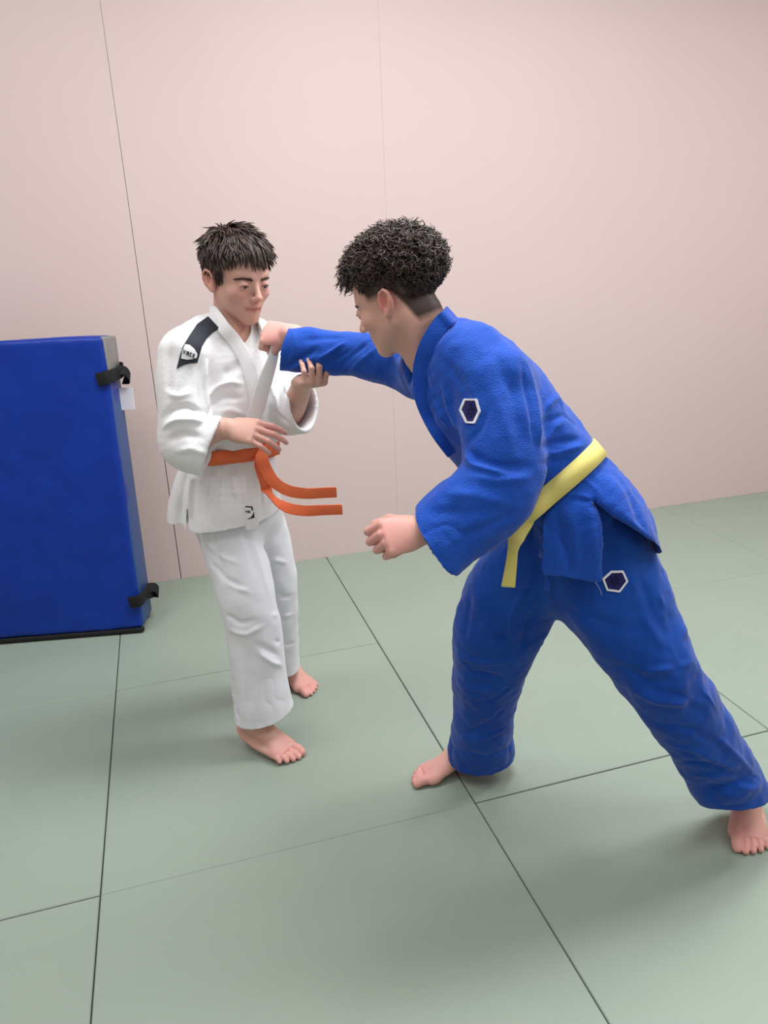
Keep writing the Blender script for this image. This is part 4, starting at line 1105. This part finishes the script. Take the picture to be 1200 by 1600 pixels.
# ---- yellow belt
yb = empty('belt', wloc(Bp), '', ''); del yb['label'], yb['category']; yb.parent = Bp; yb.location = (0, 0, 0)
axy = nz(-CR*.66+CU*.75+CF*.05)
_, rp = belt_ring('belt_band', TK, P(872, 752, 1.622), axy, bX, .042, M['yellow'], yb, lift=.007, thick=.006)
strap3('belt_tail', [(P(826, 795, 1.50), nz(CR+CU*.4)), (P(818, 816, 1.49), nz(CR+CU*.3)), (P(808, 836, 1.485), nz(CR*.9+CU*.5)), (P(802, 856, 1.48), nz(CR-CF*.6)), (P(799, 880, 1.48), nz(CR-CF*.4)), (P(794, 917, 1.485), nz(CR-CU*.1))],
       [.040, .040, .038, .024, .024, .030], M['yellow'], yb, .005)
strap3('belt_knot', [(P(818, 800, 1.54), CU), (P(806, 796, 1.51), CU), (P(792, 800, 1.52), CU), (P(784, 806, 1.56), CU)], .045, M['yellow'], yb, .008)
# ---- embroidered six-sided emblems and a loose thread
def emblem(T_, H6, par):
    H6 = np.array(H6, float); c = H6.mean(0)
    par = decal('emblem', T_, c+(H6-c)*.9, M['patch_navy'], par, .0012, .0010)
    for i in range(6):
        a = c+(H6[i]-c)*.93; b = c+(H6[(i+1) % 6]-c)*.93
        stroke('emblem_border', T_, [a+(a-b)*.02, (a+b)/2, b+(b-a)*.02], 3.0, M['patch_white'], par, .0025)
    for i in range(6):
        m = (H6[i]+H6[(i+1) % 6])/2
        stroke('emblem_petal', T_, [c+(m-c)*.15, c+(m-c)*.55], 2.6, M['patch_ink'], par, .0022)
emblem(TK, [(727, 623), (745.5, 623), (751, 643), (742, 662), (730, 661), (720, 640)], Bp)
emblem(TP, [(954, 892), (974, 891.5), (981.5, 908), (968.5, 925), (948, 922), (941, 904)], Bp)
th_ = []
for q in [(913, 881), (919, 892), (926, 903), (934, 915), (938, 922), (940, 930)]: th_.append(P(q[0], q[1], 1.472))
locks('loose_thread', None, np.array([th_]), np.array([.0004, .0006, .0007, .0007, .0007, .0006]), M['thread'], Bp, 5)

# ---- curly hair, faded at the sides
def b_edge(x, y, z):
    e = np.where(y > .045, .070, np.where(y > .01, .036+.034*np.clip((y-.01)/.035, 0, 1), np.where(y > -.03, .026, .026-.075*np.clip((-.03-y)/.04, 0, 1))))
    return e-z
V, Q = cap_field(BC, BR, b_edge, 1.0, .005, noise=.005)
hb = big_mesh_obj('hair', V, Q, M['hair_b'], Bp)
def b_keep(x, y, z):
    return (z > np.where(y > .04, .075, np.where(y > .0, .040, np.where(y > -.05, .022, -.045))))
p, nn, rs = scalp_points(3600, b_keep, 11, BC, BR)
K_ = 18
backm = np.clip((-.03-p[:, 1])/.05, 0, 1)
topm = np.clip((p[:, 2]-(.035-.04*backm))/.05, 0, 1); frontm = np.clip((p[:, 1]-.02)/.05, 0, 1)
Ln = (.005+.030*topm+.010*frontm*topm)*(.7+.5*rs.rand(len(p)))
fw = np.array([0, .35, 0.0]); base = nn*1.0+fw*topm[:, None]*.7+rs.normal(size=p.shape)*.35+np.array([0, 0, -.3])*frontm[:, None]
base /= np.linalg.norm(base, axis=1, keepdims=True)
t1_ = np.cross(base, rs.normal(size=p.shape)); t1_ /= np.linalg.norm(t1_, axis=1, keepdims=True); t2_ = np.cross(base, t1_)
turns = 1.2+1.2*rs.rand(len(p)); ph = rs.rand(len(p))*6.28; rc = (.0035+.0040*rs.rand(len(p)))*(.2+.8*topm)
sgn = np.sign(rs.rand(len(p))-.5)
path = np.zeros((len(p), K_, 3))
for k in range(K_):
    t = k/(K_-1); a = ph+sgn*turns*2*math.pi*t; g_ = min(1, t*3)
    path[:, k] = p+base*(Ln*t)[:, None]+(t1_*np.cos(a)[:, None]+t2_*np.sin(a)[:, None])*(rc*g_)[:, None]+np.array([0, .0, -.010])*t*t*frontm[:, None]
path = BC+path@BR.T
locks('hair_curls', None, path, np.array([.0016]*4+[.0015]*10+[.0012, .0010, .0007, .0003]), M['hair_b'], hb, 4)
